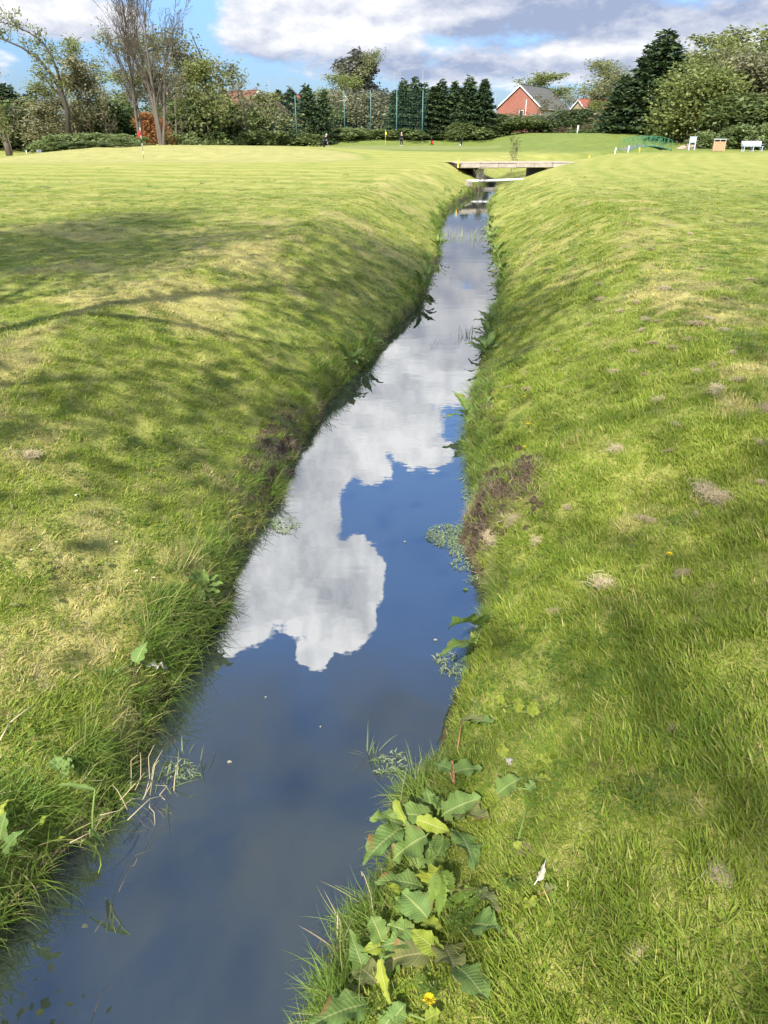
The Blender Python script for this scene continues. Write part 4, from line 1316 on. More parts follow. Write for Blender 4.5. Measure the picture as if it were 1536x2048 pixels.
# ---- golfers
def skinned(name, nodes, edges, m, parent, sub=2):
    """nodes: name -> (point, radius); one continuous surface grown over the joints"""
    keys = list(nodes)
    me = bpy.data.meshes.new(name)
    me.from_pydata([nodes[k][0] for k in keys], [(keys.index(a), keys.index(b)) for a, b in edges], [])
    me.materials.append(m)
    o = link(name, me, parent)
    md = o.modifiers.new('skin', 'SKIN'); md.use_smooth_shade = True      # adding it creates the radius layer
    sv = me.skin_vertices[0]
    for i, k in enumerate(keys):
        r = nodes[k][1]; r = r if hasattr(r, '__len__') else (r, r)
        sv.data[i].radius = r
        sv.data[i].use_root = (i == 0)
    s = o.modifiers.new('smooth', 'SUBSURF'); s.levels = sub; s.render_levels = sub
    return o

def golfer(px, py, Y, rz, label, bend):
    x, y, z = spot(px, Y, py)
    o = thing('person', label, 'person', (x, y, z), rz)
    b = bend                       # forward lean of the trunk
    hip = Vector((0, 0, .92))
    def up(l, s=0, f=0):           # along the trunk from the hip, s sideways, f forward
        return (s, -math.sin(b) * l - f * math.cos(b), .92 + math.cos(b) * l - f * math.sin(b))
    if b > .3:
        hands = [(.05, -.52, .74), (-.03, -.53, .68)]
        el_ = [(.25, -.44, .98), (-.25, -.44, .96)]
    else:
        hands = [(.27, -.16, .84), (-.30, -.05, .80)]
        el_ = [(.29, -.02, 1.10), (-.29, .01, 1.10)]
    body = {'pelvis': ((0, 0, .92), (.15, .11)), 'waist': (up(.20), (.135, .10)), 'chest': (up(.42), (.165, .115)), 'neck': (up(.56), .055), 'head0': (up(.64, 0, .02), .075), 'head1': (up(.74, 0, .03), .092), 'head2': (up(.83, 0, .02), .06)}
    E = [('pelvis', 'waist'), ('waist', 'chest'), ('chest', 'neck'), ('neck', 'head0'), ('head0', 'head1'), ('head1', 'head2')]
    for s, n in ((1, 'l'), (-1, 'r')):
        i = 0 if s > 0 else 1
        body['sh' + n] = (up(.48, s * .19), .065); body['el' + n] = (el_[i], .045); body['wr' + n] = (hands[i], .032)
        hd = Vector(hands[i]) + Vector((0, -.02, -.08)); body['hd' + n] = (tuple(hd), (.035, .022))
        body['hip' + n] = ((s * .10, .0, .86), .095); body['kn' + n] = ((s * .12, -.03, .48), .062); body['an' + n] = ((s * .13, .02, .08), .045); body['to' + n] = ((s * .15, -.17, .04), (.045, .03))
        E += [('chest', 'sh' + n), ('sh' + n, 'el' + n), ('el' + n, 'wr' + n), ('wr' + n, 'hd' + n), ('pelvis', 'hip' + n), ('hip' + n, 'kn' + n), ('kn' + n, 'an' + n), ('an' + n, 'to' + n)]
    skinned('body', body, E, SKIN, o)
    g = 1.22
    def sub(keys): return {k: (body[k][0], tuple(q * g for q in body[k][1]) if hasattr(body[k][1], '__len__') else body[k][1] * g) for k in keys}
    jk = ['waist', 'chest', 'shl', 'ell', 'wrl', 'shr', 'elr', 'wrr', 'pelvis']
    skinned('jacket', sub(jk), [e for e in E if e[0] in jk and e[1] in jk], NAVY, o)
    tk = ['pelvis', 'hipl', 'knl', 'anl', 'hipr', 'knr', 'anr']
    skinned('trousers', sub(tk), [e for e in E if e[0] in tk and e[1] in tk], BLACK, o)
    for n in 'lr':
        a = Vector(body['an' + n][0]); t_ = Vector(body['to' + n][0])
        MB().ball((a + t_) / 2 + Vector((0, 0, -.015)), (.055, .15, .055), 8, 6).build('shoe', BLACK if b > .3 else WHITE, o, True)
    h = Vector(up(.78, 0, -.015))
    MB().ball(h, (.098, .112, .095), 10, 8).build('hair', HAIRG, o, True)
    f = Vector(up(.73, 0, .115))
    MB().ball(f, (.018, .02, .022), 6, 5).build('nose', SKIN, o, True)
    o.scale = (1.1, 1.1, 1.1)
    return o, hands
g1, hd = golfer(648, 299.5, 106, R(55), 'grey haired golfer in dark clothes bending over a putt', .62)
c = Vector(hd[0])
clubm = MB().tube([c + Vector((0, .06, .12)), c, (0, -.78, .03)], [.016, .014, .012], 6).box((.05, -.80, .03), (.12, .04, .04))
p1 = Matrix.Translation(g1.location) @ Matrix.Rotation(R(55), 4, 'Z') @ Matrix.Scale(1.1, 4)
co = clubm.build('putter', STEEL); co.matrix_world = p1
tag(co, 'putter held by the bending golfer', 'golf club')
g2, hd = golfer(803, 294.5, 136, R(-15), 'balding golfer in navy standing upright near the yellow flag', .03)
co = MB().tube([Vector(hd[1]) + Vector((0, 0, .08)), (-.34, -.10, .03)], .013, 6).box((-.36, -.14, .03), (.05, .12, .04)).build('putter', STEEL)
co.matrix_world = Matrix.Translation(g2.location) @ Matrix.Rotation(R(-15), 4, 'Z') @ Matrix.Scale(1.1, 4)
tag(co, 'putter held down by the standing golfer', 'golf club')
x, y, z = spot(700, 118, 303)
tag(MB().ball((x, y, z + .03), .035, 8, 6).build('golf_ball', WHITE, None, True), 'white golf ball lying on the far green near the bending golfer', 'golf ball')

def golf_bag(px, py, Y, m, label, lean, trolley):
    x, y, z = spot(px, Y, py)
    o = thing('golf_bag', label, 'golf bag', (x, y, z), R(10))
    d = Vector((math.sin(lean), .1, math.cos(lean))).normalized()
    b = Vector((0, 0, .12 if trolley else .03))
    MB().tube([b, b + d * .1, b + d * .5, b + d * .86, b + d * .90], [.11, .13, .125, .14, .13], 10).build('bag_body', BLACK, o, True)
    MB().box(tuple(b + d * .35 + Vector((.10, -.10, 0))), (.16, .12, .42), (0, lean, 0)).build('pocket', m, o)
    for k in range(7):
        e = b + d * 1.18 + Vector((.05 * math.cos(k), .05 * math.sin(k), .03 * (k % 3)))
        MB().tube([b + d * .84, e], .009, 5).box(tuple(e), (.09, .05, .06), (0, lean, k)).build('golf_club', STEEL if k % 2 else BLACK, o)
    if trolley:
        for s in (-1, 1):
            wv = [(s * .26, .10 + .14 * math.cos(t_ * .5236), .14 + .14 * math.sin(t_ * .5236)) for t_ in range(13)]
            MB().tube(wv, .022, 6, False).build('wheel', BLACK, o, True)
        MB().bar((-.26, .1, .14), (.26, .1, .14), .03).bar((0, .1, .14), (.05, .12, 1.0), .03).build('trolley_frame', STEEL, o)
    else:
        for s in (-1, 1):
            MB().bar(tuple(b + d * .80), (-.30, s * .22, .0), .018).build('stand_leg', STEEL, o)
        MB().box(tuple(b + d * .2 + Vector((-.02, -.13, 0))), (.12, .03, .3), (0, lean, 0)).build('white_panel', WHITE, o)
golf_bag(864, 293, 138, REDF, 'black and red golf bag on a trolley right of the standing golfer', -.08, True)
golf_bag(919, 297, 130, BLACK, 'black stand bag with a white panel leaning right of the red bag', .42, False)

# ---- net posts, netting, lamp posts
NP = [(547, 205, 290, 128), (594, 190, 282, 136), (642, 222, 272, 146), (690, 182, 268, 152), (742, 180, 266, 153), (793, 178, 262, 147), (844, 180, 262, 146), (920, 188, 262, 158)]
net_pts = []
nf = thing('ball_stop_net', 'tall teal posts carrying fine netting along the back hedge', 'fence', spot(690, 147))
base0 = Vector(nf.location)
for (px, tp, bp, Y) in NP:
    x, y, z = spot(px, Y); h = at(px, tp, Y).z
    MB().tube([Vector((x, y, z - .2)) - base0, Vector((x, y, h)) - base0], [.10, .075], 8).build('post', TEAL, nf, True)
    net_pts.append((Vector((x, y, z + .5)) - base0, Vector((x, y, h - .1)) - base0))
mb = MB()
for (a0, a1), (b0, b1) in zip(net_pts[:-1], net_pts[1:]):
    L = (b0 - a0).length; n = max(4, int(L / .45))
    for k in range(n + 1):
        t_ = k / n
        mb.bar(a0.lerp(b0, t_), a1.lerp(b1, t_), .007)
    for k in range(19):
        t_ = k / 18
        mb.bar(a0.lerp(a1, t_), b0.lerp(b1, t_), .007)
no = mb.build('netting', TEAL, nf); no['kind'] = 'stuff'
def lamp(px, tp, Y, heads, label):
    x, y, z = spot(px, Y); h = at(px, tp, Y).z - z
    o = thing('street_lamp', label, 'street lamp', (x, y, z), 0, 'street lamps beyond the hedge')
    MB().tube([(0, 0, 0), (0, 0, h * .5), (0, 0, h)], [.11, .08, .06], 8).build('post', LAMPG, o, True)
    for s in heads:
        MB().bar((0, 0, h - .03), (s * .75, 0, h + .03), .07).build('arm', LAMPG, o)
        MB().box((s * .85, 0, h + .03), (.55, .2, .1)).build('lamp_head', LAMPG, o)
lamp(545, 158, 178, (1,), 'single headed lamp post above the brown roofed house')
lamp(588, 158, 180, (-1, 1), 'double headed lamp post above the left conifers')
lamp(788, 144, 180, (-1, 1), 'double headed lamp post left of the conifer row')
lamp(843, 139, 178, (-.4, .4), 'tall narrow headed lamp post in the conifer row')
lamp(986, 183, 186, (-.4,), 'short lamp post touching the eaves of the brick house')

# ---- houses
def brick_mat(name, c1, c2, mortar=(.35, .32, .28)):
    m = bpy.data.materials.new(name); m.use_nodes = True
    t = NT(m.node_tree); b = m.node_tree.nodes['Principled BSDF']
    tcn = t.n('ShaderNodeTexCoord'); sp = t.n('ShaderNodeSeparateXYZ'); t.put(sp.inputs[0], tcn.outputs['Object'])
    cb = t.n('ShaderNodeCombineXYZ'); t.put(cb.inputs[0], t.math('ADD', sp.outputs[0], sp.outputs[1])); t.put(cb.inputs[1], sp.outputs[2])
    br = t.n('ShaderNodeTexBrick'); t.put(br.inputs[0], cb.outputs[0])
    br.inputs['Color1'].default_value = (*c1, 1); br.inputs['Color2'].default_value = (*c2, 1); br.inputs['Mortar'].default_value = (*mortar, 1)
    br.inputs['Scale'].default_value = 1.0; br.inputs['Brick Width'].default_value = .225; br.inputs['Row Height'].default_value = .075; br.inputs['Mortar Size'].default_value = .008
    t.put(b.inputs['Base Color'], t.mix(t.noise(tcn.outputs['Object'], .6, 4, .6), br.outputs[0], tuple(.75 * x for x in c1)))
    b.inputs['Roughness'].default_value = .9; b.inputs['Specular IOR Level'].default_value = .15
    return m
def tile_mat(name, c):
    m = bpy.data.materials.new(name); m.use_nodes = True
    t = NT(m.node_tree); b = m.node_tree.nodes['Principled BSDF']
    tcn = t.n('ShaderNodeTexCoord'); wv = t.n('ShaderNodeTexWave', bands_direction='Z'); t.put(wv.inputs[0], tcn.outputs['Object'])
    wv.inputs['Scale'].default_value = 1.6; wv.inputs['Distortion'].default_value = .4
    nz = t.noise(tcn.outputs['Object'], 1.5, 5, .6)
    cc = t.mix(nz, tuple(.7 * x for x in c), tuple(1.25 * x for x in c))
    t.put(b.inputs['Base Color'], t.mix(t.math('MULTIPLY', wv.outputs[1], .3), cc, tuple(.5 * x for x in c)))
    b.inputs['Roughness'].default_value = .85; b.inputs['Specular IOR Level'].default_value = .2
    return m
BR_RED = brick_mat('red_brick', (.30, .09, .058), (.235, .068, .045))
BR_BUFF = brick_mat('buff_brick', (.42, .31, .18), (.34, .25, .14))
BR_PALE = brick_mat('pale_brick', (.48, .38, .24), (.40, .30, .19))
T_GREY = tile_mat('grey_roof_tiles', (.12, .12, .11)); T_BROWN = tile_mat('brown_red_roof_tiles', (.17, .07, .055)); T_RED = tile_mat('red_roof_tiles', (.26, .085, .06)); T_ORANGE = tile_mat('orange_roof_tiles', (.40, .13, .08))

def house(label, px, Y, rz, w, d, eaves, ridge, wall_m, roof_m, windows=(), hip_far=0.0, extra=None):
    """gable end of width w faces -Y, ridge runs back along +Y for d metres"""
    x, y, z = spot(px, Y)
    z = 2.0
    o = thing('house', label, 'house', (x, y, z), rz)
    hw = w / 2
    # walls as one shell with a pitched gable
    mb = MB()
    mb.poly([(-hw, 0, -.5), (hw, 0, -.5), (hw, 0, eaves), (0, 0, ridge), (-hw, 0, eaves)])
    mb.poly([(hw, d, -.5), (-hw, d, -.5), (-hw, d, eaves), (0, d, ridge), (hw, d, eaves)])
    mb.poly([(hw, 0, -.5), (hw, d, -.5), (hw, d, eaves), (hw, 0, eaves)])
    mb.poly([(-hw, d, -.5), (-hw, 0, -.5), (-hw, 0, eaves), (-hw, d, eaves)])
    mb.build('wall', wall_m, o)
    ov = .35; th = .14
    sl = (ridge - eaves) / hw
    for s in (-1, 1):
        mb = MB()
        a = [(0, -ov, ridge + .06), (s * (hw + ov), -ov, eaves - sl * ov + .06), (s * (hw + ov), d + ov, eaves - sl * ov + .06), (0, d + ov, ridge + .06)]
        bq = [(p_[0], p_[1], p_[2] + th) for p_ in a]
        mb.poly(a if s < 0 else a[::-1]); mb.poly(bq[::-1] if s < 0 else bq)
        for k in range(4):
            k2 = (k + 1) % 4
            mb.poly([a[k], a[k2], bq[k2], bq[k]] if s > 0 else [a[k2], a[k], bq[k], bq[k2]])
        ro = mb.build('roof_slope', roof_m, o)
        MB().bar((0, -ov - .03, ridge - .02), (s * (hw + ov), -ov - .03, eaves - sl * ov - .02), .05, .22).build('bargeboard', UPVC, ro)
        MB().bar((s * (hw + ov + .05), -ov, eaves - sl * ov), (s * (hw + ov + .05), d + ov, eaves - sl * ov), .10, .12).build('gutter', UPVC, ro)
    MB().bar((0, -ov, ridge + .22), (0, d + ov, ridge + .22), .22, .12).build('ridge_tiles', roof_m, o)
    for (face, u, zz, ww, hh) in windows:
        if face == 'front': c = (u, -.03, zz); sz = (ww, .08, hh); sz2 = (ww * .8, .10, hh * .82)
        else: s = 1 if face == 'right' else -1; c = (s * (hw + .03), u, zz); sz = (.08, ww, hh); sz2 = (.10, ww * .8, hh * .82)
        wo_ = MB().box(c, sz).build('window', UPVC, o)
        c2 = (c[0] + (0 if face == 'front' else (.004 if face == 'right' else -.004)), c[1] - (.004 if face == 'front' else 0), c[2])
        MB().box(c2, sz2).build('pane', GLASS, wo_)
    return o
h5 = house('red brick house with white gable trim and grey tiled roof', 1033, 186, R(-28), 10.2, 21, 5.6, 9.9, BR_RED, T_GREY,
           [('front', .6, 4.4, 1.0, 1.5), ('right', 2.5, 4.2, 1.3, 1.2), ('right', 5.5, 4.2, 1.3, 1.2), ('right', 9.5, 4.2, 1.0, 1.2)])
MB().tube([(1.6, -.08, 0), (1.6, -.08, 7.2)], .07, 6).build('drainpipe', UPVC, h5)
house('house with brown red roof and buff gable left of the conifers', 520, 172, R(52), 6.5, 10, 5.0, 8.2, BR_BUFF, T_BROWN, [('front', 0, 4.2, 1.2, 1.2)])
house('house with reddish roof half hidden between the left conifers', 614, 176, R(48), 6.2, 8, 4.6, 7.6, BR_BUFF, T_BROWN, [('front', 0, 4.0, 1.2, 1.2)])
house('pale gabled house with long grey roof behind brown shrubs', 686, 186, R(-35), 7.5, 16, 5.6, 8.9, BR_PALE, T_GREY, [('front', -1.2, 3.2, 1.2, 1.3), ('front', 1.2, 3.2, 1.2, 1.3), ('right', 5, 3.8, 1.3, 1.2)])
house('low grey roofed house glimpsed between conifers beside the tall lamp', 849, 192, R(-20), 5.0, 8, 6.2, 8.6, BR_BUFF, T_GREY, [('front', 0, 5.0, 1.2, 1.1)])
house('cream house with red tiled roof right of the brick house', 1150, 200, R(-62), 7.0, 9, 4.9, 7.6, BR_BUFF, T_RED, [('right', 3, 3.4, 1.3, 1.1)])
house('small house with dark roof beside the right hand conifers', 1200, 205, R(-60), 5.5, 8, 3.4, 5.6, BR_RED, T_GREY, [('right', 3, 2.6, 1.3, 1.0)])
house('low garage with orange red roof below the dark roofed house', 1190, 190, R(-55), 4.5, 5, 1.7, 3.2, BR_RED, T_ORANGE)

# ---- dark railings under the right-hand trees, path mound
tag(link('path', new_mesh('path', *(lambda P_: (P_, [tuple(range(len(P_)))]))([(spot(1361 + dx, Y_, 285)[0], Y_, spot(1361 + dx, Y_, 285)[2] + .02) for dx, Y_ in ((-8, 92), (40, 92), (48, 98), (20, 101), (4, 99))]), [GRAVEL])), kind='structure')
# ------------------------------------------------------------------ plants and small things near the water
def dock_mat(name, c1, c2, vein, spot_c=(.20, .07, .035)):
    m = bpy.data.materials.new(name); m.use_nodes = True
    t = NT(m.node_tree); nt = m.node_tree; nt.nodes.clear()
    u = t.attr('lu').outputs['Fac']; v = t.attr('lv').outputs['Fac']
    tcn = t.n('ShaderNodeTexCoord')
    nz = t.noise(tcn.outputs['Object'], 34, 5, .65)
    oi = t.n('ShaderNodeObjectInfo')
    c = t.mix(nz, c1, c2)
    c = t.mix(t.lin(oi.outputs['Random'], 0, 1, 0, .35), c, (c2[0] * 1.25, c2[1] * 1.05, c2[2] * .8))
    rib = t.smooth(v, .10, .03)
    side = t.math('SINE', t.math('MULTIPLY', t.math('SUBTRACT', u, t.math('MULTIPLY', v, .16)), 75.0))
    c = t.mix(t.math('MULTIPLY', t.smooth(side, .72, 1.0), .22), c, vein)
    c = t.mix(t.math('MULTIPLY', rib, .75), c, vein)
    bl = t.math('MULTIPLY', t.smooth(t.noise(tcn.outputs['Object'], 9, 3, .6), .60, .72), t.smooth(v, .2, 1.0, .3, 1.0))
    c = t.mix(t.math('MULTIPLY', bl, .8), c, spot_c)
    pb = t.n('ShaderNodeBsdfPrincipled'); t.put(pb.inputs['Base Color'], c)
    pb.inputs['Roughness'].default_value = .55; pb.inputs['Specular IOR Level'].default_value = .22
    bn = t.n('ShaderNodeBump'); bn.inputs['Strength'].default_value = .35; bn.inputs['Distance'].default_value = .004
    t.put(bn.inputs['Height'], t.math('ADD', t.math('MULTIPLY', side, .4), t.math('ADD', nz, t.math('MULTIPLY', rib, -1.2))))
    nt.links.new(bn.outputs[0], pb.inputs['Normal'])
    tr = t.n('ShaderNodeBsdfTranslucent'); t.put(tr.inputs[0], t.mix(.5, c, (.28, .36, .04)))
    mx = t.n('ShaderNodeMixShader'); mx.inputs[0].default_value = .25
    nt.links.new(pb.outputs[0], mx.inputs[1]); nt.links.new(tr.outputs[0], mx.inputs[2])
    out = t.n('ShaderNodeOutputMaterial'); nt.links.new(mx.outputs[0], out.inputs[0])
    return m
DK = dock_mat('dock_leaf_green', (.100, .180, .045), (.150, .235, .062), (.34, .37, .14))
DY = dock_mat('dock_leaf_young', (.20, .27, .03), (.27, .32, .045), (.42, .42, .14))
DB = dock_mat('dock_leaf_bronzed', (.13, .175, .058), (.18, .19, .072), (.36, .32, .14), (.26, .09, .04))
DP = dock_mat('dock_leaf_dead_pale', (.42, .40, .33), (.52, .50, .42), (.6, .56, .46), (.33, .24, .16))
STEMR = principled('reddish_stalk', (.36, .19, .10), .6, .3, var=.25, scale=20)
STEMG = principled('green_stalk', (.15, .21, .05), .6, .3, var=.25, scale=20)
STRAW = principled('dry_straw', (.43, .355, .215), .8, .2, var=.3, scale=12)
STRAW_D = principled('old_straw', (.34, .275, .165), .85, .15, var=.35, scale=12)
FERN = leaf_mat('parsley_leaf', (.095, .165, .025), (.15, .23, .035), (.23, .31, .06), .35)
NETTLE = leaf_mat('nettle_leaf', (.12, .20, .03), (.19, .28, .045), (.27, .36, .07), .35)
REEDM = leaf_mat('reed_blade', (.10, .15, .05), (.17, .22, .08), (.27, .28, .14), .3)
WEEDM = leaf_mat('floating_weed', (.10, .15, .06), (.19, .25, .12), (.33, .37, .24), .25)
PETAL = principled('dandelion_petals', (.86, .62, .015), .6, .2, var=.15, scale=200)
DAISY = principled('daisy_petals', (.82, .82, .80), .6, .2, var=.05)

def leaf_mesh(L, Wd, bend=.2, fold=.25, wave=.12, seed=0, teeth=0.0, tip=1.0, m=None, base_w=.35, nu=14, curl=0.0):
    """broad leaf along +X, upper side +Z, with midrib fold, wavy edges and droop"""
    r = np.random.default_rng(seed)
    nv = 3
    V = []; F = []; LU = []; LV = []
    ph = r.uniform(0, 6.28, 4); fr = r.uniform(1.6, 2.8)
    for i in range(nu + 1):
        u = i / nu
        prof = (math.sin(math.pi * min(1, (u * (1 - .0) * .93 + .07)) ** .72)) ** .75 if u < 1 else 0.02
        prof = max(prof, base_w * (1 - u * 4) if u < .25 else 0.02)
        for j in range(-nv, nv + 1):
            v = j / nv; a = abs(v); s = 1 if v > 0 else -1
            rag = 1 + (.12 * math.sin(u * 23 + ph[0] + s) + .09 * math.sin(u * 41 + ph[1] * s) - .35 * max(0, math.sin(u * 7.3 + ph[3] * (1.5 + s)) - .82) / .18) * a * a
            rag += teeth * a * (1 if i % 2 else -1)
            w = Wd / 2 * prof * rag
            x = L * u - a * a * L * .03 * math.sin(u * 9 + ph[2])
            z = fold * a * w + wave * Wd * a ** 1.5 * math.sin(u * 6.28 * fr + ph[2] + (1.9 if s > 0 else 0)) * min(1, 3 * u)
            z += curl * Wd * (a ** 2) * (1 if s > 0 else -.3)
            z += L * bend * (u * .55 - u * u) 
            V.append((x, v * w, z)); LU.append(u); LV.append(a)
    k = 2 * nv + 1
    for i in range(nu):
        for j in range(k - 1):
            F.append((i * k + j, (i + 1) * k + j, (i + 1) * k + j + 1, i * k + j + 1))
    me = new_mesh('leaf', V, F, [m or DK], True, None, {'lu': LU, 'lv': LV})
    at_ = me.attributes.new('rnd', 'FLOAT', 'FACE'); at_.data.foreach_set('value', np.full(len(F), r.uniform(), np.float32))
    return me

def upz(px, py, z):
    d = pix_ray(px, py); t = (z - EYE) / d[2]
    return Vector((d[0] * t, d[1] * t, z))

def hay_at(px, py):
    """where the line of sight through a pixel meets the ground"""
    d = pix_ray(px, py)
    zs = np.linspace(2.0, -.3, 900)
    t = (zs - EYE) / d[2]
    h = height(d[0] * t, d[1] * t)
    k = int(np.argmax(zs <= h))
    return (float(d[0] * t[k]), float(d[1] * t[k]), float(h[k]))

def above(px, py, z, m=.05):
    """point on the line of sight at height z, but not lower than m above the ground there"""
    g = hay_at(px, py)
    return upz(px, py, max(z, g[2] + m))


def frame(B, T, roll=0.0):
    x = (T - B).normalized()
    n = Vector((0, 0, 1)) - x * x.z
    if n.length < .2: n = Vector((0, -1, .3)) - x * Vector((0, -1, .3)).dot(x)
    n.normalize(); y = n.cross(x)
    M = Matrix((x, y, n)).transposed()
    return (M @ Matrix.Rotation(roll, 3, 'X')).to_4x4()

def place_leaf(plant_o, B, T, wid, m, seed, roll=0, bend=.25, name='leaf', label=None, **kw):
    L = (T - B).length
    me = leaf_mesh(L, wid, bend=bend, seed=seed, m=m, **kw)
    o = link(name, me, plant_o)
    o.matrix_local = Matrix.Translation(B - plant_o.location) @ frame(B, T, roll)
    if label: o['label'] = label
    return o

def cp(cx, cy): return (600 + cx / 2.793, 1400 + cy / 2.793)
def mpp(P): return ((P - Vector((0, 0, EYE))).dot(Vector((0, math.cos(PITCH), -math.sin(PITCH))))) / FPX

def dock(label, root_c, zr, leaves, stems=(), crop=cp, extra=0):
    """root and leaves are given where they stand in the photo; heights place them in space"""
    lift = .045
    R0 = upz(*crop(*root_c), zr)
    if crop is not cp and zr > .25:          # rooted on the bank: keep it on the ground
        g = Vector(hay_at(*root_c)); lift = g.z - zr + .02; R0 = g
    o = thing('dock_plant', label, 'plant', R0, 0, 'dock plants along the water')
    for k, (b, t, w, zb, zt, m, *kw) in enumerate(leaves):
        kw = kw[0] if kw else {}
        B = above(*crop(*b), zb + lift, .06); T = above(*crop(*t), zt + lift, .07)
        s_ = 2.793 if crop is cp else 1.0
        place_leaf(o, B, T, 1.35 * w / s_ * mpp(B), m, 500 + k * 7 + abs(int(R0.x * 1000)), **kw)
        mid = (R0 + B) / 2 + Vector((0, 0, .03))
        MB().tube([Vector((0, 0, -.03)), mid - R0, B - R0 + Vector((0, 0, .002))], [.006, .005, .0035], 6).build('stalk', STEMR if m is DB else STEMG, o, True)
    rx = np.random.default_rng(abs(int(R0.x * 977)) + 5)
    for k in range(extra):
        a = k * 2.4 + rx.uniform(-.4, .4); e = rx.uniform(.1, .9); L = rx.uniform(.09, .17)
        B = R0 + Vector((math.cos(a) * .06, math.sin(a) * .06, .05 + .07 * rx.uniform())); T = B + Vector((math.cos(a) * math.cos(e), math.sin(a) * math.cos(e), math.sin(e))) * L
        place_leaf(o, B, T, L * rx.uniform(.42, .6), (DK, DK, DB, DK, DY)[k % 5], 1500 + k, bend=.5)
        MB().tube([(0, 0, -.03), (B - R0) * .6, B - R0], .004, 5).build('stalk', STEMR, o, True)
    for (b, t, z0, z1, rr) in stems:
        MB().tube([upz(*crop(*b), z0) - R0, upz(*crop((b[0] + t[0]) / 2 + 5, (b[1] + t[1]) / 2), (z0 + z1) / 2) - R0, upz(*crop(*t), z1) - R0], [rr, rr * .8, rr * .5], 7).build('stem', STEMR, o, True)
    return o

dock('upper large dock plant whose broad leaves overhang the water at right', (760, 740), .14, [
    ((575, 700), (400, 640), 120, .24, .30, DK, dict(roll=.25)),
    ((745, 660), (495, 622), 100, .25, .30, DK, dict(roll=-.1)),
    ((800, 640), (1005, 535), 125, .24, .33, DK, dict(roll=.15)),
    ((560, 720), (350, 885), 115, .26, .20, DK, dict(roll=.1)),
    ((705, 760), (505, 880), 160, .30, .24, DK, dict(roll=.15, wave=.16)),
    ((650, 668), (845, 735), 65, .30, .28, DY, dict(roll=.5)),
    ((800, 770), (700, 940), 95, .22, .17, DK),
    ((885, 740), (985, 905), 120, .20, .18, DK, dict(roll=-.3)),
    ((530, 560), (600, 715), 40, .34, .30, DY, dict(roll=.9)),
    ((690, 880), (615, 975), 95, .15, .12, DB),
    ((780, 590), (735, 545), 60, .27, .32, DK),
    ((870, 640), (1060, 640), 110, .17, .20, DB, dict(roll=-.2)),
    ], [((860, 530), (850, 340), .20, .38, .009), ((835, 395), (870, 540), .32, .2, .005)], extra=7)
dock('small dock with two leaves on a pink stem above the large docks', (855, 470), .16, [
    ((842, 388), (745, 352), 75, .33, .34, DK), ((868, 400), (1022, 372), 95, .33, .30, DK, dict(roll=-.15)), ((905, 130 - 20), (1075, 100), 45, .2, .22, DB)])
dock('middle large dock with a yellow curled leaf beside the nettle', (690, 1120), .16, [
    ((685, 1045), (422, 985), 110, .26, .27, DK, dict(roll=.3)),
    ((735, 1030), (775, 930), 150, .25, .33, DY, dict(roll=.5, wave=.2)),
    ((710, 1215), (565, 1062), 135, .24, .30, DK, dict(roll=-.2)),
    ((640, 1215), (530, 1100), 90, .21, .26, DK),
    ((690, 1240), (790, 1262), 60, .26, .25, DY),
    ((960, 1255), (1118, 1262), 145, .22, .22, DK, dict(roll=-.1)),
    ((975, 1060), (1125, 1155), 75, .26, .22, DB, dict(roll=-.2))], extra=8)
dock('lowest large dock with red blotched leaves at the water edge', (640, 1420), .14, [
    ((635, 1315), (488, 1245), 90, .25, .28, DK),
    ((665, 1345), (430, 1365), 100, .26, .27, DK, dict(roll=.15)),
    ((730, 1415), (435, 1455), 150, .26, .24, DB, dict(roll=.1, wave=.15)),
    ((455, 1345), (395, 1195), 95, .22, .30, DK),
    ((795, 1425), (612, 1275), 85, .26, .33, DY, dict(roll=-.4)),
    ((800, 1375), (885, 1525), 140, .24, .18, DB, dict(roll=-.2, wave=.18)),
    ((890, 1500), (1050, 1665), 140, .22, .16, DK, dict(roll=-.15)),
    ((430, 1580), (305, 1465), 115, .14, .17, DB),
    ((450, 1450), (490, 1700), 55, .34, .18, DY, dict(roll=.8)),
    ((545, 1445), (440, 1520), 110, .20, .16, DK)], extra=9)
dock('dock at the bottom edge with one huge jagged leaf over the water', (400, 1720), .10, [
    ((375, 1700), (45, 1795), 135, .16, .16, DK, dict(roll=.1, wave=.15)),
    ((350, 1720), (90, 1770), 95, .12, .10, DB),
    ((330, 1640), (290, 1600), 75, .14, .16, DB), ((200, 1700), (240, 1640), 60, .10, .12, DK),
    ((520, 1790), (590, 1690), 90, .14, .20, DK), ((470, 1830), (530, 1740), 90, .14, .18, DK), ((700, 1790), (790, 1740), 70, .16, .18, DY)], extra=6)
dock('single flat dock leaf lying in the grass right of the docks', (1095, 520), .24, [((1105, 525), (1242, 420), 100, .28, .31, DK, dict(roll=-.1)), ((1270, 500), (1320, 455), 50, .28, .3, DK)])
dock('young yellow green dock seedlings in the grass beside the docks', (1330, 400), .30, [
    ((1300, 340), (1370, 325), 65, .34, .36, DY), ((1318, 440), (1398, 432), 45, .33, .34, DY), ((1120, 318), (1145, 235), 55, .30, .36, DY, dict(roll=.5)), ((1380, 350), (1395, 295), 35, .34, .40, DY, dict(roll=.9)),
    ((1205, 830), (1240, 785), 40, .26, .29, DY), ((1160, 355), (1185, 330), 40, .3, .31, DP)])
dock('group of upright young dock leaves above the flat dock leaf', (1215, 60), .30, [
    ((1150, 40), (1100, -5), 50, .34, .38, DY), ((1210, 70), (1225, -20), 50, .33, .42, DY, dict(roll=.6)), ((1285, 85), (1325, -10), 55, .33, .42, DY, dict(roll=.6))])
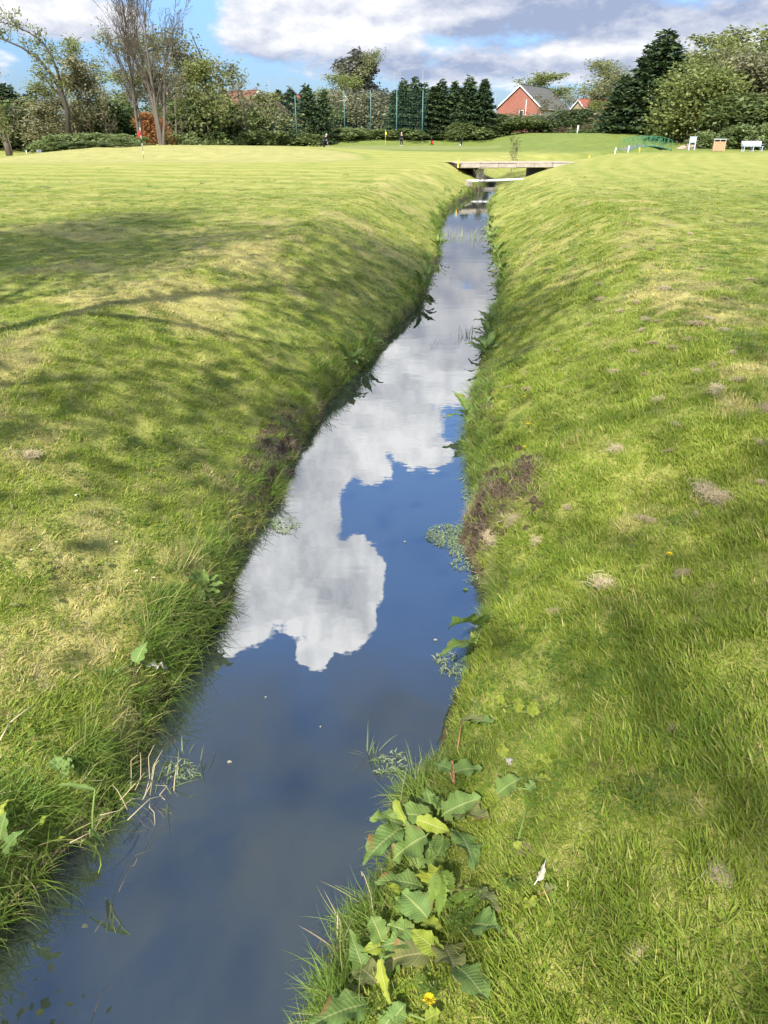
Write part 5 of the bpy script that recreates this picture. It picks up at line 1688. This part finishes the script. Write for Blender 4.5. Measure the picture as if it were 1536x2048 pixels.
dock('ragged lone leaf beside the feather on the right bank', (1290, 1180), .30, [((1310, 1150), (1240, 1110), 75, .34, .35, DY), ((1370, 1070), (1430, 1040), 55, .33, .34, DB)])

# leaves near the water further up the right side, given in photo pixels
def px_(x, y): return (x, y)
dock('rolled dock leaf floating at the right edge in mid picture', (970, 1255), .10, [((965, 1252), (905, 1238), 26, .10, .08, DK, dict(curl=.5)), ((950, 1290), (885, 1290), 24, .06, .04, DK)], crop=px_)
dock('grey green dock leaf among grass above the pink stemmed dock', (985, 1440), .16, [((985, 1445), (935, 1440), 22, .2, .22, DK), ((1005, 1400), (985, 1395), 16, .24, .26, DY), ((1040, 1415), (1035, 1395), 14, .3, .35, DY), ((1062, 1425), (1075, 1398), 14, .3, .35, DY)], crop=px_)
# left bank
dock('rosette of narrow dark green leaves on the left bank', (405, 1172), .30, [
    ((405, 1172), (385, 1140), 17, .34, .44, DK), ((408, 1170), (408, 1140), 18, .34, .46, DK), ((412, 1168), (440, 1148), 15, .34, .42, DK), ((412, 1172), (447, 1165), 15, .33, .38, DK),
    ((410, 1178), (440, 1182), 15, .31, .30, DK), ((405, 1180), (425, 1203), 14, .3, .22, DK), ((400, 1180), (405, 1210), 13, .3, .22, DK), ((398, 1172), (378, 1150), 13, .34, .42, DK)], crop=px_)
dock('upright yellow green dock leaf with a pale dead leaf, left bank', (285, 1335), .34, [
    ((272, 1325), (292, 1282), 22, .40, .52, DK, dict(roll=.2)), ((295, 1333), (337, 1330), 16, .36, .30, DP, dict(wave=.3)), ((232, 1345), (228, 1338), 10, .4, .44, DK)], crop=px_)
dock('broad strap leaves at the left picture edge', (5, 1690), .42, [
    ((0, 1680), (8, 1625), 26, .50, .62, DK, dict(roll=.4)), ((8, 1705), (40, 1660), 22, .48, .58, DK, dict(roll=.3)), ((-10, 1650), (12, 1598), 16, .5, .6, DY), ((75, 1655), (90, 1632), 12, .4, .46, DY, dict(roll=.4)), ((60, 1650), (50, 1635), 14, .42, .46, DB),
    ((65, 1710), (75, 1695), 12, .32, .36, DK), ((100, 1685), (130, 1672), 9, .3, .34, DY)], crop=px_)
dock('lobed leafy weed low on the left bank', (125, 1540), .36, [
    ((125, 1535), (143, 1515), 18, .42, .44, DK, dict(teeth=.12)), ((125, 1540), (148, 1530), 18, .41, .42, DK, dict(teeth=.12)), ((122, 1545), (140, 1552), 18, .40, .39, DK, dict(teeth=.12)), ((118, 1538), (98, 1520), 16, .42, .44, DK, dict(teeth=.12)), ((120, 1535), (108, 1508), 15, .42, .46, DK, dict(teeth=.12))], crop=px_)
dock('two light green blades drooping into the water on the left', (185, 1690), .20, [
    ((165, 1682), (222, 1730), 9, .26, .06, DY, dict(bend=.6, nu=10)), ((170, 1680), (200, 1700), 6, .24, .12, DB), ((190, 1580), (100, 1563), 9, .44, .42, DK), ((180, 1660), (212, 1690), 8, .3, .2, DK)], crop=px_)

# repeats: rosettes of dock along the banks further off
def dock_proto(seed):
    r = np.random.default_rng(seed)
    o = thing('dock_plant', 'x', 'plant', (0, 0, 0), 0, 'docks on the banks further off')
    for k in range(11):
        a = k * 2.4 + r.uniform(-.3, .3); e = r.uniform(.15, 1.1)
        q = .05 + .06 * r.uniform()
        B = Vector((math.cos(a) * q, math.sin(a) * q, .05 + .1 * e)); L = r.uniform(.16, .28)
        T = B + Vector((math.cos(a) * math.cos(e), math.sin(a) * math.cos(e), math.sin(e))) * L
        place_leaf(o, B, T, L * r.uniform(.38, .5), DK if k % 6 else DB, seed * 31 + k, bend=.5, nu=8)
        MB().tube([(0, 0, -.04), B * .6, B], .004, 5).build('stalk', STEMG, o, True)
    return o
dps = [dock_proto(3), dock_proto(4)]
far_docks = [
    (1012, 540, 'dark dock on the right bank, highest of a row by the water'), (1004, 520, 'dock in the right bank row just below the narrow reach'),
    (1000, 500, 'dock overhanging the water at the bend of the right bank'), (992, 478, 'dock on the right bank level with the far water grass'), (990, 460, 'farthest dock but one on the right water edge'),
    (988, 445, 'farthest dock on the right water edge'), (1016, 565, 'dock on the right bank where the water is widest'), (985, 672, 'dock with upright leaves right of the small reed tuft'),
    (978, 700, 'dark dock below the reed tuft on the right edge'), (990, 640, 'dock above the reed tuft on the right edge'), (946, 835, 'dark lone dock hanging over the right edge in mid picture'),
    (838, 560, 'dock overhanging from the left bank beside yellow flowers'), (818, 585, 'lower dock on the left bank near the yellow flowers'), (715, 700, 'leafy dock on the left bank above the bright reflection'), (690, 735, 'dock at the water below the leafy left bank dock'), (868, 500, 'small dock on the far left bank near the shade line'), (930, 395, 'bushy dock at the left edge before the concrete bridge')]
rd = np.random.default_rng(61)
for k, (px, py, lab) in enumerate(far_docks):
    src = dps[k % 2]
    P0 = upz(px, py, .12)
    s_ = 1 if P0.x > (edge_l(P0.y) + edge_r(P0.y)) / 2 else -1
    x = (edge_r(P0.y) + .06) if s_ > 0 else (edge_l(P0.y) - .06)
    o = src if k < 2 else copy_tree(src)
    o.location = (x, P0.y, gz(x, P0.y)); o.rotation_euler = (0, -s_ * .2, rd.uniform(0, 6))
    sc_ = rd.uniform(.75, 1.05) * (1 + P0.y * .006); o.scale = (sc_,) * 3
    o['label'] = lab

# nettle and cow parsley between the docks
def nettle():
    R0 = Vector(hay_at(*cp(780, 1120)))
    o = thing('nettle', 'light green nettle with toothed leaves between the docks', 'plant', R0)
    MB().tube([(0, 0, -.03), (.0, 0, .12), (.005, .0, .17)], [.004, .003, .002], 6).build('stem', STEMG, o, True)
    for k, (c, w) in enumerate([((790, 1170), 75), ((720, 1130), 70), ((870, 1060), 70), ((830, 1030), 55), ((740, 1040), 60), ((850, 1085), 50), ((775, 1200), 55)]):
        T = above(*cp(*c), .33, .12); B = R0 + Vector((0, 0, .17)) + (T - R0 - Vector((0, 0, .17))) * .1
        place_leaf(o, B, T, w / 2.793 * mpp(T) * 1.1, NETTLE, 800 + k, teeth=.16, nu=18, bend=.3, wave=.04)
nettle()
def frond(o, B, T, wid, seed):
    r = np.random.default_rng(seed)
    L = (T - B).length
    V = []; F = []
    def leaflet(p, d, l):
        n = Vector((-d.y, d.x, 0)); i = len(V)
        V.extend([tuple(p), tuple(p + d * l * .5 + n * l * .28 + Vector((0, 0, r.normal(0, .1) * l))), tuple(p + d * l), tuple(p + d * l * .5 - n * l * .28 + Vector((0, 0, r.normal(0, .1) * l)))])
        F.append((i, i + 3, i + 2, i + 1))
    n = 8
    for k in range(1, n + 1):
        u = k / n; p = Vector((L * u, 0, L * .3 * (u * .6 - u * u)))
        ln = wid * .55 * (1.15 - u) + .004
        for s in (-1, 1):
            d = Vector((.55, s, 0)).normalized()
            m_ = 5
            for j in range(1, m_ + 1):
                q = p + d * ln * j / m_
                for s2 in (-1, 1):
                    leaflet(q, Vector((d.x * .6 - s2 * d.y * .7, d.y * .6 + s2 * d.x * .7, 0)).normalized(), ln * .36 * (1.2 - j / m_ * .7))
            leaflet(p + d * ln, d, ln * .35)
    leaflet(Vector((L, 0, -L * .12)), Vector((1, 0, 0)), wid * .2)
    me = new_mesh('frond', V, F, [FERN], False, {'rnd': r.uniform(0, 1, len(F))})
    f = link('frond', me, o); f.matrix_local = Matrix.Translation(B - o.location) @ frame(B, T)
def parsley(label, root, zr, tips, cropf):
    R0 = Vector(hay_at(*cropf(*root)))
    o = thing('cow_parsley', label, 'plant', R0, 0, 'cow parsley on the right bank')
    for k, (c, w, z) in enumerate(tips):
        T = above(*cropf(*c), z, .11); B = R0.lerp(T, .25) + Vector((0, 0, .05))
        MB().tube([(0, 0, -.02), (B - R0) * .6, B - R0], .0025, 5).build('stalk', STEMG, o, True)
        frond(o, B, T, w / (2.793 if cropf is cp else 1) * mpp(T), 900 + k)
parsley('ferny cow parsley growing between the middle docks and the grass', (880, 1230), .24, [((990, 1070), 120, .36), ((930, 1100), 110, .38), ((830, 1110), 100, .36), ((1010, 1140), 110, .34), ((905, 1150), 100, .36), ((960, 1200), 120, .33), ((850, 1300), 110, .3), ((930, 1290), 110, .29)], cp)
parsley('second ferny plant at the bottom edge below the docks', (740, 1640), .2, [((650, 1580), 100, .28), ((760, 1560), 90, .30), ((690, 1650), 100, .26), ((820, 1600), 80, .28), ((720, 1700), 90, .24)], cp)
parsley('small ferny seedling beside the feather on the right bank', (1180, 1060), .32, [((1230, 990), 70, .40), ((1130, 1040), 70, .38), ((1200, 1090), 70, .36), ((1250, 1060), 60, .37)], cp)

# reeds standing in the water
def reed(label, px, py, n, h, spread, seed, dead=0.15, zoff=0.0, lean=.35):
    P0 = upz(px, py, zoff)
    o = thing('reed_tuft', label, 'reeds', P0, 0, 'tufts of reed grass standing in the water')
    r = np.random.default_rng(seed)
    for k in range(n):
        V, F, A = blades(1, .001, h * r.uniform(.5, 1.2), .007 * (1 + P0.y * .05), lean, .5, seed * 50 + k, 5)
        me = new_mesh('blade', V, F, [STRAW if r.uniform() < dead else REEDM], False, {'rnd': A})
        b = link('blade', me, o, (r.normal(0, spread), r.normal(0, spread), -.01), (0, 0, r.uniform(0, 6.28)))
    return o
reed('small spiky reed tuft alone in the dark water', 742, 1510, 12, .17, .025, 1, .2)
reed('reed tuft standing in the water above the large docks', 838, 1570, 34, .22, .06, 2, .1, .05)
reed('pale broken reed tuft at the lower water edge', 690, 1880, 26, .17, .035, 3, .55, .03, .6)
reed('two reed blades rising from the water by the left bank', 392, 1520, 7, .16, .06, 4, .1)
reed('green reed blades lying out from the dead stems', 350, 1575, 14, .20, .08, 5, .2, 0, .8)
reed('short brown reed tuft in bright water left of the docks', 928, 672, 18, .24, .09, 6, .5)
reed('line of water grass across the far narrow reach', 955, 474, 34, .42, .40, 7, .1)
reed('water grass by the left side of the far narrow reach', 895, 472, 24, .40, .35, 8, .1)
reed('small reed tuft by the left bank in mid picture', 560, 1060, 14, .12, .06, 9, .3, 0, .8)
# dead stems
def dead_stems():
    P0 = upz(300, 1560, .12)
    o = thing('dried_weed', 'bleached dead stems arching over the water from the left bank', 'weed', P0)
    r = np.random.default_rng(77)
    ls = [((255, 1640), (330, 1590), .12, .10), ((200, 1630), (300, 1600), .26, .1), ((290, 1590), (308, 1490), .05, .24), ((285, 1600), (325, 1500), .05, .22), ((300, 1590), (318, 1520), .03, .2), ((270, 1580), (280, 1505), .08, .26), ((262, 1575), (275, 1510), .1, .26), ((240, 1600), (290, 1545), .1, .2), ((300, 1600), (310, 1650), .06, .01), ((140, 1685), (240, 1620), .3, .16), ((330, 1600), (310, 1570), .03, .08), ((255, 1620), (225, 1570), .16, .28)]
    for k, (a, b, za, zb) in enumerate(ls):
        A = upz(*a, za) - P0; B = upz(*b, zb) - P0
        m1 = A.lerp(B, .35) + Vector(r.normal(0, .012, 3)); m2 = A.lerp(B, .7) + Vector(r.normal(0, .014, 3)) + Vector((0, 0, .015))
        MB().tube([A, m1, m2, B], [.0024, .0021, .0018, .001], 5).build('stem', STRAW, o, True)
dead_stems()
x = MB().tube([upz(748, 1840, .16), upz(742, 1790, .24), upz(728, 1750, .33), upz(722, 1742, .345), upz(725, 1752, .335)], [.003, .0025, .002, .002, .003], 5).build('dried_weed', STRAW, None, True)
tag(x, 'single curled dead stem rising from the water beside the docks', 'weed')
x = MB().tube([upz(20, 1445, .95), upz(45, 1425, .93), upz(68, 1410, .93)], [.003, .003, .002], 5).tube([upz(0, 1480, .95), upz(20, 1445, .95)], .003, 5).build('dead_twig', STRAW, None, True)
tag(x, 'pale dead twig lying in the grass near the left picture edge', 'twig')

# floating weed: strands nobody could count
def weed():
    r = np.random.default_rng(42)
    V = []; F = []; A = []
    for (px, py, rx, ry, n) in [(890, 1072, 38, 22, 420), (915, 1100, 20, 14, 120), (935, 960, 14, 20, 70), (930, 905, 16, 12, 60), (925, 1130, 24, 14, 70), (950, 1160, 18, 10, 40), (900, 1320, 30, 16, 60), (905, 1345, 26, 10, 40), (570, 1052, 28, 16, 110), (935, 990, 14, 16, 50),
                                (780, 1530, 34, 26, 80), (365, 1545, 34, 20, 60), (470, 1110, 10, 14, 30), (925, 560, 30, 6, 10), (940, 475, 40, 5, 80), (900, 480, 20, 4, 60), (870, 690, 12, 8, 14), (960, 660, 14, 10, 30), (655, 800, 12, 10, 30)]:
        for k in range(n):
            a = r.uniform(0, 6.28); q = math.sqrt(r.uniform())
            P = upz(px + rx * q * math.cos(a), py + ry * q * math.sin(a), 0)
            d = r.uniform(0, 6.28); l = r.uniform(.012, .045) * (1 + P.y * .04); w = r.uniform(.0016, .004) * (1 + P.y * .06)
            z = r.uniform(.003, .012)
            c, s = math.cos(d), math.sin(d); i = len(V)
            bend = r.normal(0, .4) * l
            V += [(P.x - s * w, P.y + c * w, z), (P.x + s * w, P.y - c * w, z), (P.x + c * l * .5 + s * w - s * bend * .3, P.y + s * l * .5 - c * w + c * bend * .3, z + .006), (P.x + c * l * .5 - s * w - s * bend * .3, P.y + s * l * .5 + c * w + c * bend * .3, z + .006), (P.x + c * l - s * bend, P.y + s * l + c * bend, z)]
            F += [(i, i + 1, i + 2, i + 3), (i + 3, i + 2, i + 4)]; rv = r.uniform(); A += [rv, rv]
    o = link('water_weed', new_mesh('water_weed', V, F, [WEEDM], False, {'rnd': A}))
    tag(o, 'pale strands of floating weed scattered near the banks', 'weed', kind='stuff')
weed()
for k, (px, py, s_, lab) in enumerate([(455, 1524, .012, 'tiny pale leaf floating in the dark water near the left stems'), (809, 1084, .012, 'tiny white petal floating in the blue reflection'), (935, 1180, .02, 'small round leaf floating by the right bank below the weed mat'), (533, 1393, .007, 'speck of white fluff floating below the white cloud reflection'), (640, 1452, .006, 'speck of white fluff floating in the dark blue reflection'), (868, 1280, .012, 'small white leaf scrap floating left of the rolled dock leaf')]):
    o = link('floating_leaf', leaf_mesh(s_ * 2, s_ * 1.7, .1, .2, .05, 70 + k, m=DP if k != 2 else DK, nu=6), None, tuple(upz(px, py, .006)), (0, 0, k * 1.3))
    tag(o, lab, 'leaf')

# crumbled earth on the slumped banks: loose clods, past counting
def clods():
    r = np.random.default_rng(14); mb = MB()
    for (side, yc, sy, dm, n) in ((1, 5.35, .4, .5, 150), (1, 7.8, .7, .25, 60), (0, 6.7, .6, .28, 70)):
        for k in range(n):
            y = r.normal(yc, sy); d = r.uniform(.0, dm)
            x = float(edge_l(y)) - d if side == 0 else float(edge_r(y)) + d
            q = abs(r.normal(0, .014)) + .006
            i0 = len(mb.v); mb.ball((x, y, gz(x, y) + q * .3), (q * r.uniform(.8, 1.4), q * r.uniform(.8, 1.4), q), 6, 4)
            for i in range(i0, len(mb.v)):
                mb.v[i] = tuple(np.array(mb.v[i]) + r.normal(0, q * .16, 3))
    o = mb.build('earth_clods', principled('crumbled_earth', (.075, .055, .038), .95, .1, var=.5, scale=25, bump=.6, bscale=150))
    tag(o, 'crumbs of dark earth on the slumped parts of the banks', 'earth', kind='stuff')
clods()

# clumps of dry mown grass
def hay(seed, rad, n):
    r = np.random.default_rng(seed)
    mb = MB()
    for k in range(n):
        a = r.uniform(0, 6.28); q = rad * abs(r.normal(0, .5)); z = max(.004, (rad * .42) * (1 - (q / rad) ** 2) * r.uniform(.1, 1))
        d = r.uniform(0, 6.28); l = rad * r.uniform(.35, .9); e = r.normal(0, .35)
        p0 = Vector((q * math.cos(a), q * math.sin(a), z)); dv = Vector((math.cos(d), math.sin(d), e)) * l
        kn = Vector(r.normal(0, .28, 3)) * l
        w = r.uniform(.0004, .0009)
        s = Vector((-math.sin(d), math.cos(d), r.normal(0, .4))) * w
        a_, b_, c_ = p0 - dv * .5, p0 + kn, p0 + dv * .5
        a_.z = max(a_.z, .0); c_.z = max(c_.z, .0)
        mb.poly([a_ - s, a_ + s, b_ + s, b_ - s]); mb.poly([b_ - s, b_ + s, c_ + s * .5, c_ - s * .5])
    return mb
HAY = [hay(600 + k, .060, 520).mesh('hay_clump', (STRAW, STRAW_D)[k % 2]) for k in range(5)]
def cr(cx, cy): return (800 + cx / 2.087, 600 + cy / 2.087)
hs = [(1290, 795, 1.5, 'upper of two big hay clumps on the right bank near the picture edge'), (1350, 840, 1.6, 'lower of two big hay clumps on the right bank near the picture edge'), (1330, 385, 1.7, 'big grey brown hay heap on the upper right bank'),
      (545, 380, 1.2, 'flat hay clump close to the right water edge in mid picture'), (700, 875, .9, 'pale hay clump alone in the middle of the right bank'), (578, 1012, .9, 'pale hay clump beside the bare earth on the right bank'), (668, 1310, .9, 'pale hay scrap above the rolled dock leaf'), (880, 1200, 1.4, 'hay lying in the brightest sunlit patch')]
hs = [(*cr(a, b), s, l) for a, b, s, l in hs]
hs += [(1050, 1700, .7, 'upright hay wisp beside the feather and the docks'), (1280, 1918, .7, 'upright hay wisp in the grass near the bottom right'), (1445, 1758, .8, 'loose hay in the grass at the lower right edge'), (1354, 1460, .7, 'tiny grey hay scrap in the lower right grass'), (60, 915, 1.4, 'patch of dead straw near the left picture edge'), (1030, 1045, 1.5, 'dead straw on top of the bare earth of the right bank'), (985, 1080, 1.3, 'dead straw on the bare earth beside the weed mat')]
gen = [cr(*q) for q in [(1010, 130), (1058, 185), (975, 218), (1020, 320), (1088, 425), (1240, 305), (1310, 275), (1500, 600), (1525, 455), (905, 630), (1125, 635), (1185, 1150), (1245, 905), (895, 305), (1160, 525), (760, 555), (470, 370), (1390, 225), (1240, 105), (1220, 170), (1350, 130), (1080, 95), (920, 50), (990, 15), (660, 215), (535, 310), (1430, 340), (1510, 770), (1040, 930)]]
gen += [(1200, 572), (1204, 600), (1060, 510), (1095, 540), (1150, 520), (1240, 545), (1330, 580), (1300, 500), (1380, 470), (1250, 450), (1420, 640), (1480, 700), (1350, 700), (1290, 640), (1450, 600), (1500, 560), (1400, 540), (1180, 650), (1120, 600)]
rh = np.random.default_rng(19)
for k, (px, py, s_, lab) in enumerate(hs + [(a, b, 0, '') for a, b in gen]):
    P0 = hay_at(px, py)
    o = link('hay_clump', HAY[k % 5], None, (P0[0], P0[1], P0[2] + .012))
    q = s_ or rh.uniform(.55, 1.1) * (1 + P0[1] * .03)
    o.scale = (q * rh.uniform(.9, 1.9), q * rh.uniform(.6, 1.1), q * rh.uniform(.4, .7)); o.rotation_euler = (rh.normal(0, .2), 0, rh.uniform(0, 6))
    tag(o, lab or 'small clump of dry mown grass scattered over the right bank', 'hay', 'clumps of dry mown grass on the banks')

# dandelions, daisies, feather, dead leaves
def dandelion(px, py, lab, s_=1.0):
    P0 = hay_at(px, py)
    o = thing('dandelion', lab, 'flower', P0, 0, 'yellow dandelion flowers'); o.scale = (s_,) * 3
    MB().tube([(0, 0, -.02), (.004, 0, .04), (.006, -.004, .07)], [.002, .002, .0022], 6).build('stem', STEMG, o, True)
    mb = MB(); r = np.random.default_rng(abs(int(px)))
    for k in range(46):
        a = k * 2.4; e = .15 + 1.1 * (k / 46); l = .018 * (1 - .4 * k / 46)
        d = Vector((math.cos(a) * math.cos(e), math.sin(a) * math.cos(e), math.sin(e)))
        n = Vector((-math.sin(a), math.cos(a), 0)) * .0022
        c = Vector((.006, -.004, .072))
        mb.poly([c - n * .5, c + n * .5, c + d * l + n, c + d * l - n])
    mb.build('flower_head', PETAL, o)
for k, (px, py, lab, s_) in enumerate([(1053, 864, 'dandelion nearest the right water edge in mid picture', 1.1), (1047, 806, 'small dandelion just above the mid picture dandelion', .9), (1047, 905, 'small dandelion just below the mid picture dandelion', .8), (1332, 1130, 'dandelion right of the brightest sunlit patch', 1.0), (852, 2030, 'dandelion at the bottom edge beside the docks', 1.3), (820, 577, 'dandelion by the left bank docks', 1.6), (1040, 612, 'upper of two dandelions above the reed tuft', 1.3), (1055, 628, 'lower of two dandelions above the reed tuft', 1.4), (1153, 465, 'dandelion on the right slope near the shade line', 2.0), (1330, 560, 'dandelion on the upper right bank', 1.4)]):
    dandelion(px, py, lab, s_)
mbd = MB()
for k in range(10):
    a = k * .6283; d = Vector((math.cos(a), math.sin(a), .15)); n = Vector((-math.sin(a), math.cos(a), 0)) * .003
    mbd.poly([Vector((0, 0, .03)), Vector((0, 0, .03)) + d * .008 + n, Vector((0, 0, .031)) + d * .012, Vector((0, 0, .03)) + d * .008 - n])
DM = mbd.mesh('daisy_petals', DAISY); DC = MB().ball((0, 0, .031), (.004, .004, .0025), 8, 5).mesh('daisy_eye', PETAL); DS = MB().tube([(0, 0, -.01), (0, 0, .03)], .001, 5).mesh('daisy_stem', STEMG)
for k in range(46):
    px, py = [(rh.uniform(1010, 1240), rh.uniform(350, 480)), (rh.uniform(1180, 1330), rh.uniform(312, 330)), (rh.uniform(60, 520), rh.uniform(800, 1250))][0 if k < 24 else 1 if k < 40 else 2]
    P0 = hay_at(px, py)
    o = thing('daisy', 'tiny white daisy open in the short grass', 'flower', P0, 0, 'white daisies in the grass'); q = (1 + P0[1] * .05) * (.65 if k >= 40 else 1); o.scale = (q,) * 3
    link('petals', DM, o); link('eye', DC, o); link('stem', DS, o)
P0 = Vector(hay_at(1075, 1778)) + Vector((0, 0, .05))
o = thing('feather', 'grey white feather caught in the grass beside the docks', 'feather', P0, .8)
MB().tube([(-.03, 0, 0), (.02, 0, .02), (.05, .01, .05)], [.0016, .0012, .0006], 5).build('quill', DAISY, o, True)
link('vane', leaf_mesh(.065, .03, .3, .35, .1, 9, m=DP), o, (-.01, 0, .008), (.9, -.5, .1))
for k, (px, py, lab) in enumerate([(22, 1220, 'curled brown dead leaf at the left edge, mid height'), (212, 1140, 'curled brown dead leaf on the left bank left of the rosette'), (25, 1025, 'small dead leaf near the left edge above the brown one'), (375, 940, 'pinkish dead leaf on the left slope'), (330, 885, 'dead leaf high on the left slope'), (110, 1205, 'small dark dead leaf on the left bank')]):
    P0 = Vector(hay_at(px, py)) + Vector((0, 0, .03))
    tag(link('dead_leaf', leaf_mesh(.05, .035, .5, .4, .2, 950 + k, m=DB), None, P0, (.2, -.2, k * 1.1)), lab, 'leaf', 'dead leaves on the left bank')

# bushes by the concrete bridge
plant('reed_bush', 'thin', 957, 332, 43.6, 50, 'straggly brown bush at the left bank before the concrete bridge', 'shrub')
plant('young_willow', 'sapling', 1026, 264, 58, 46, 'thin young willow with few leaves just beyond the concrete bridge', 'tree')
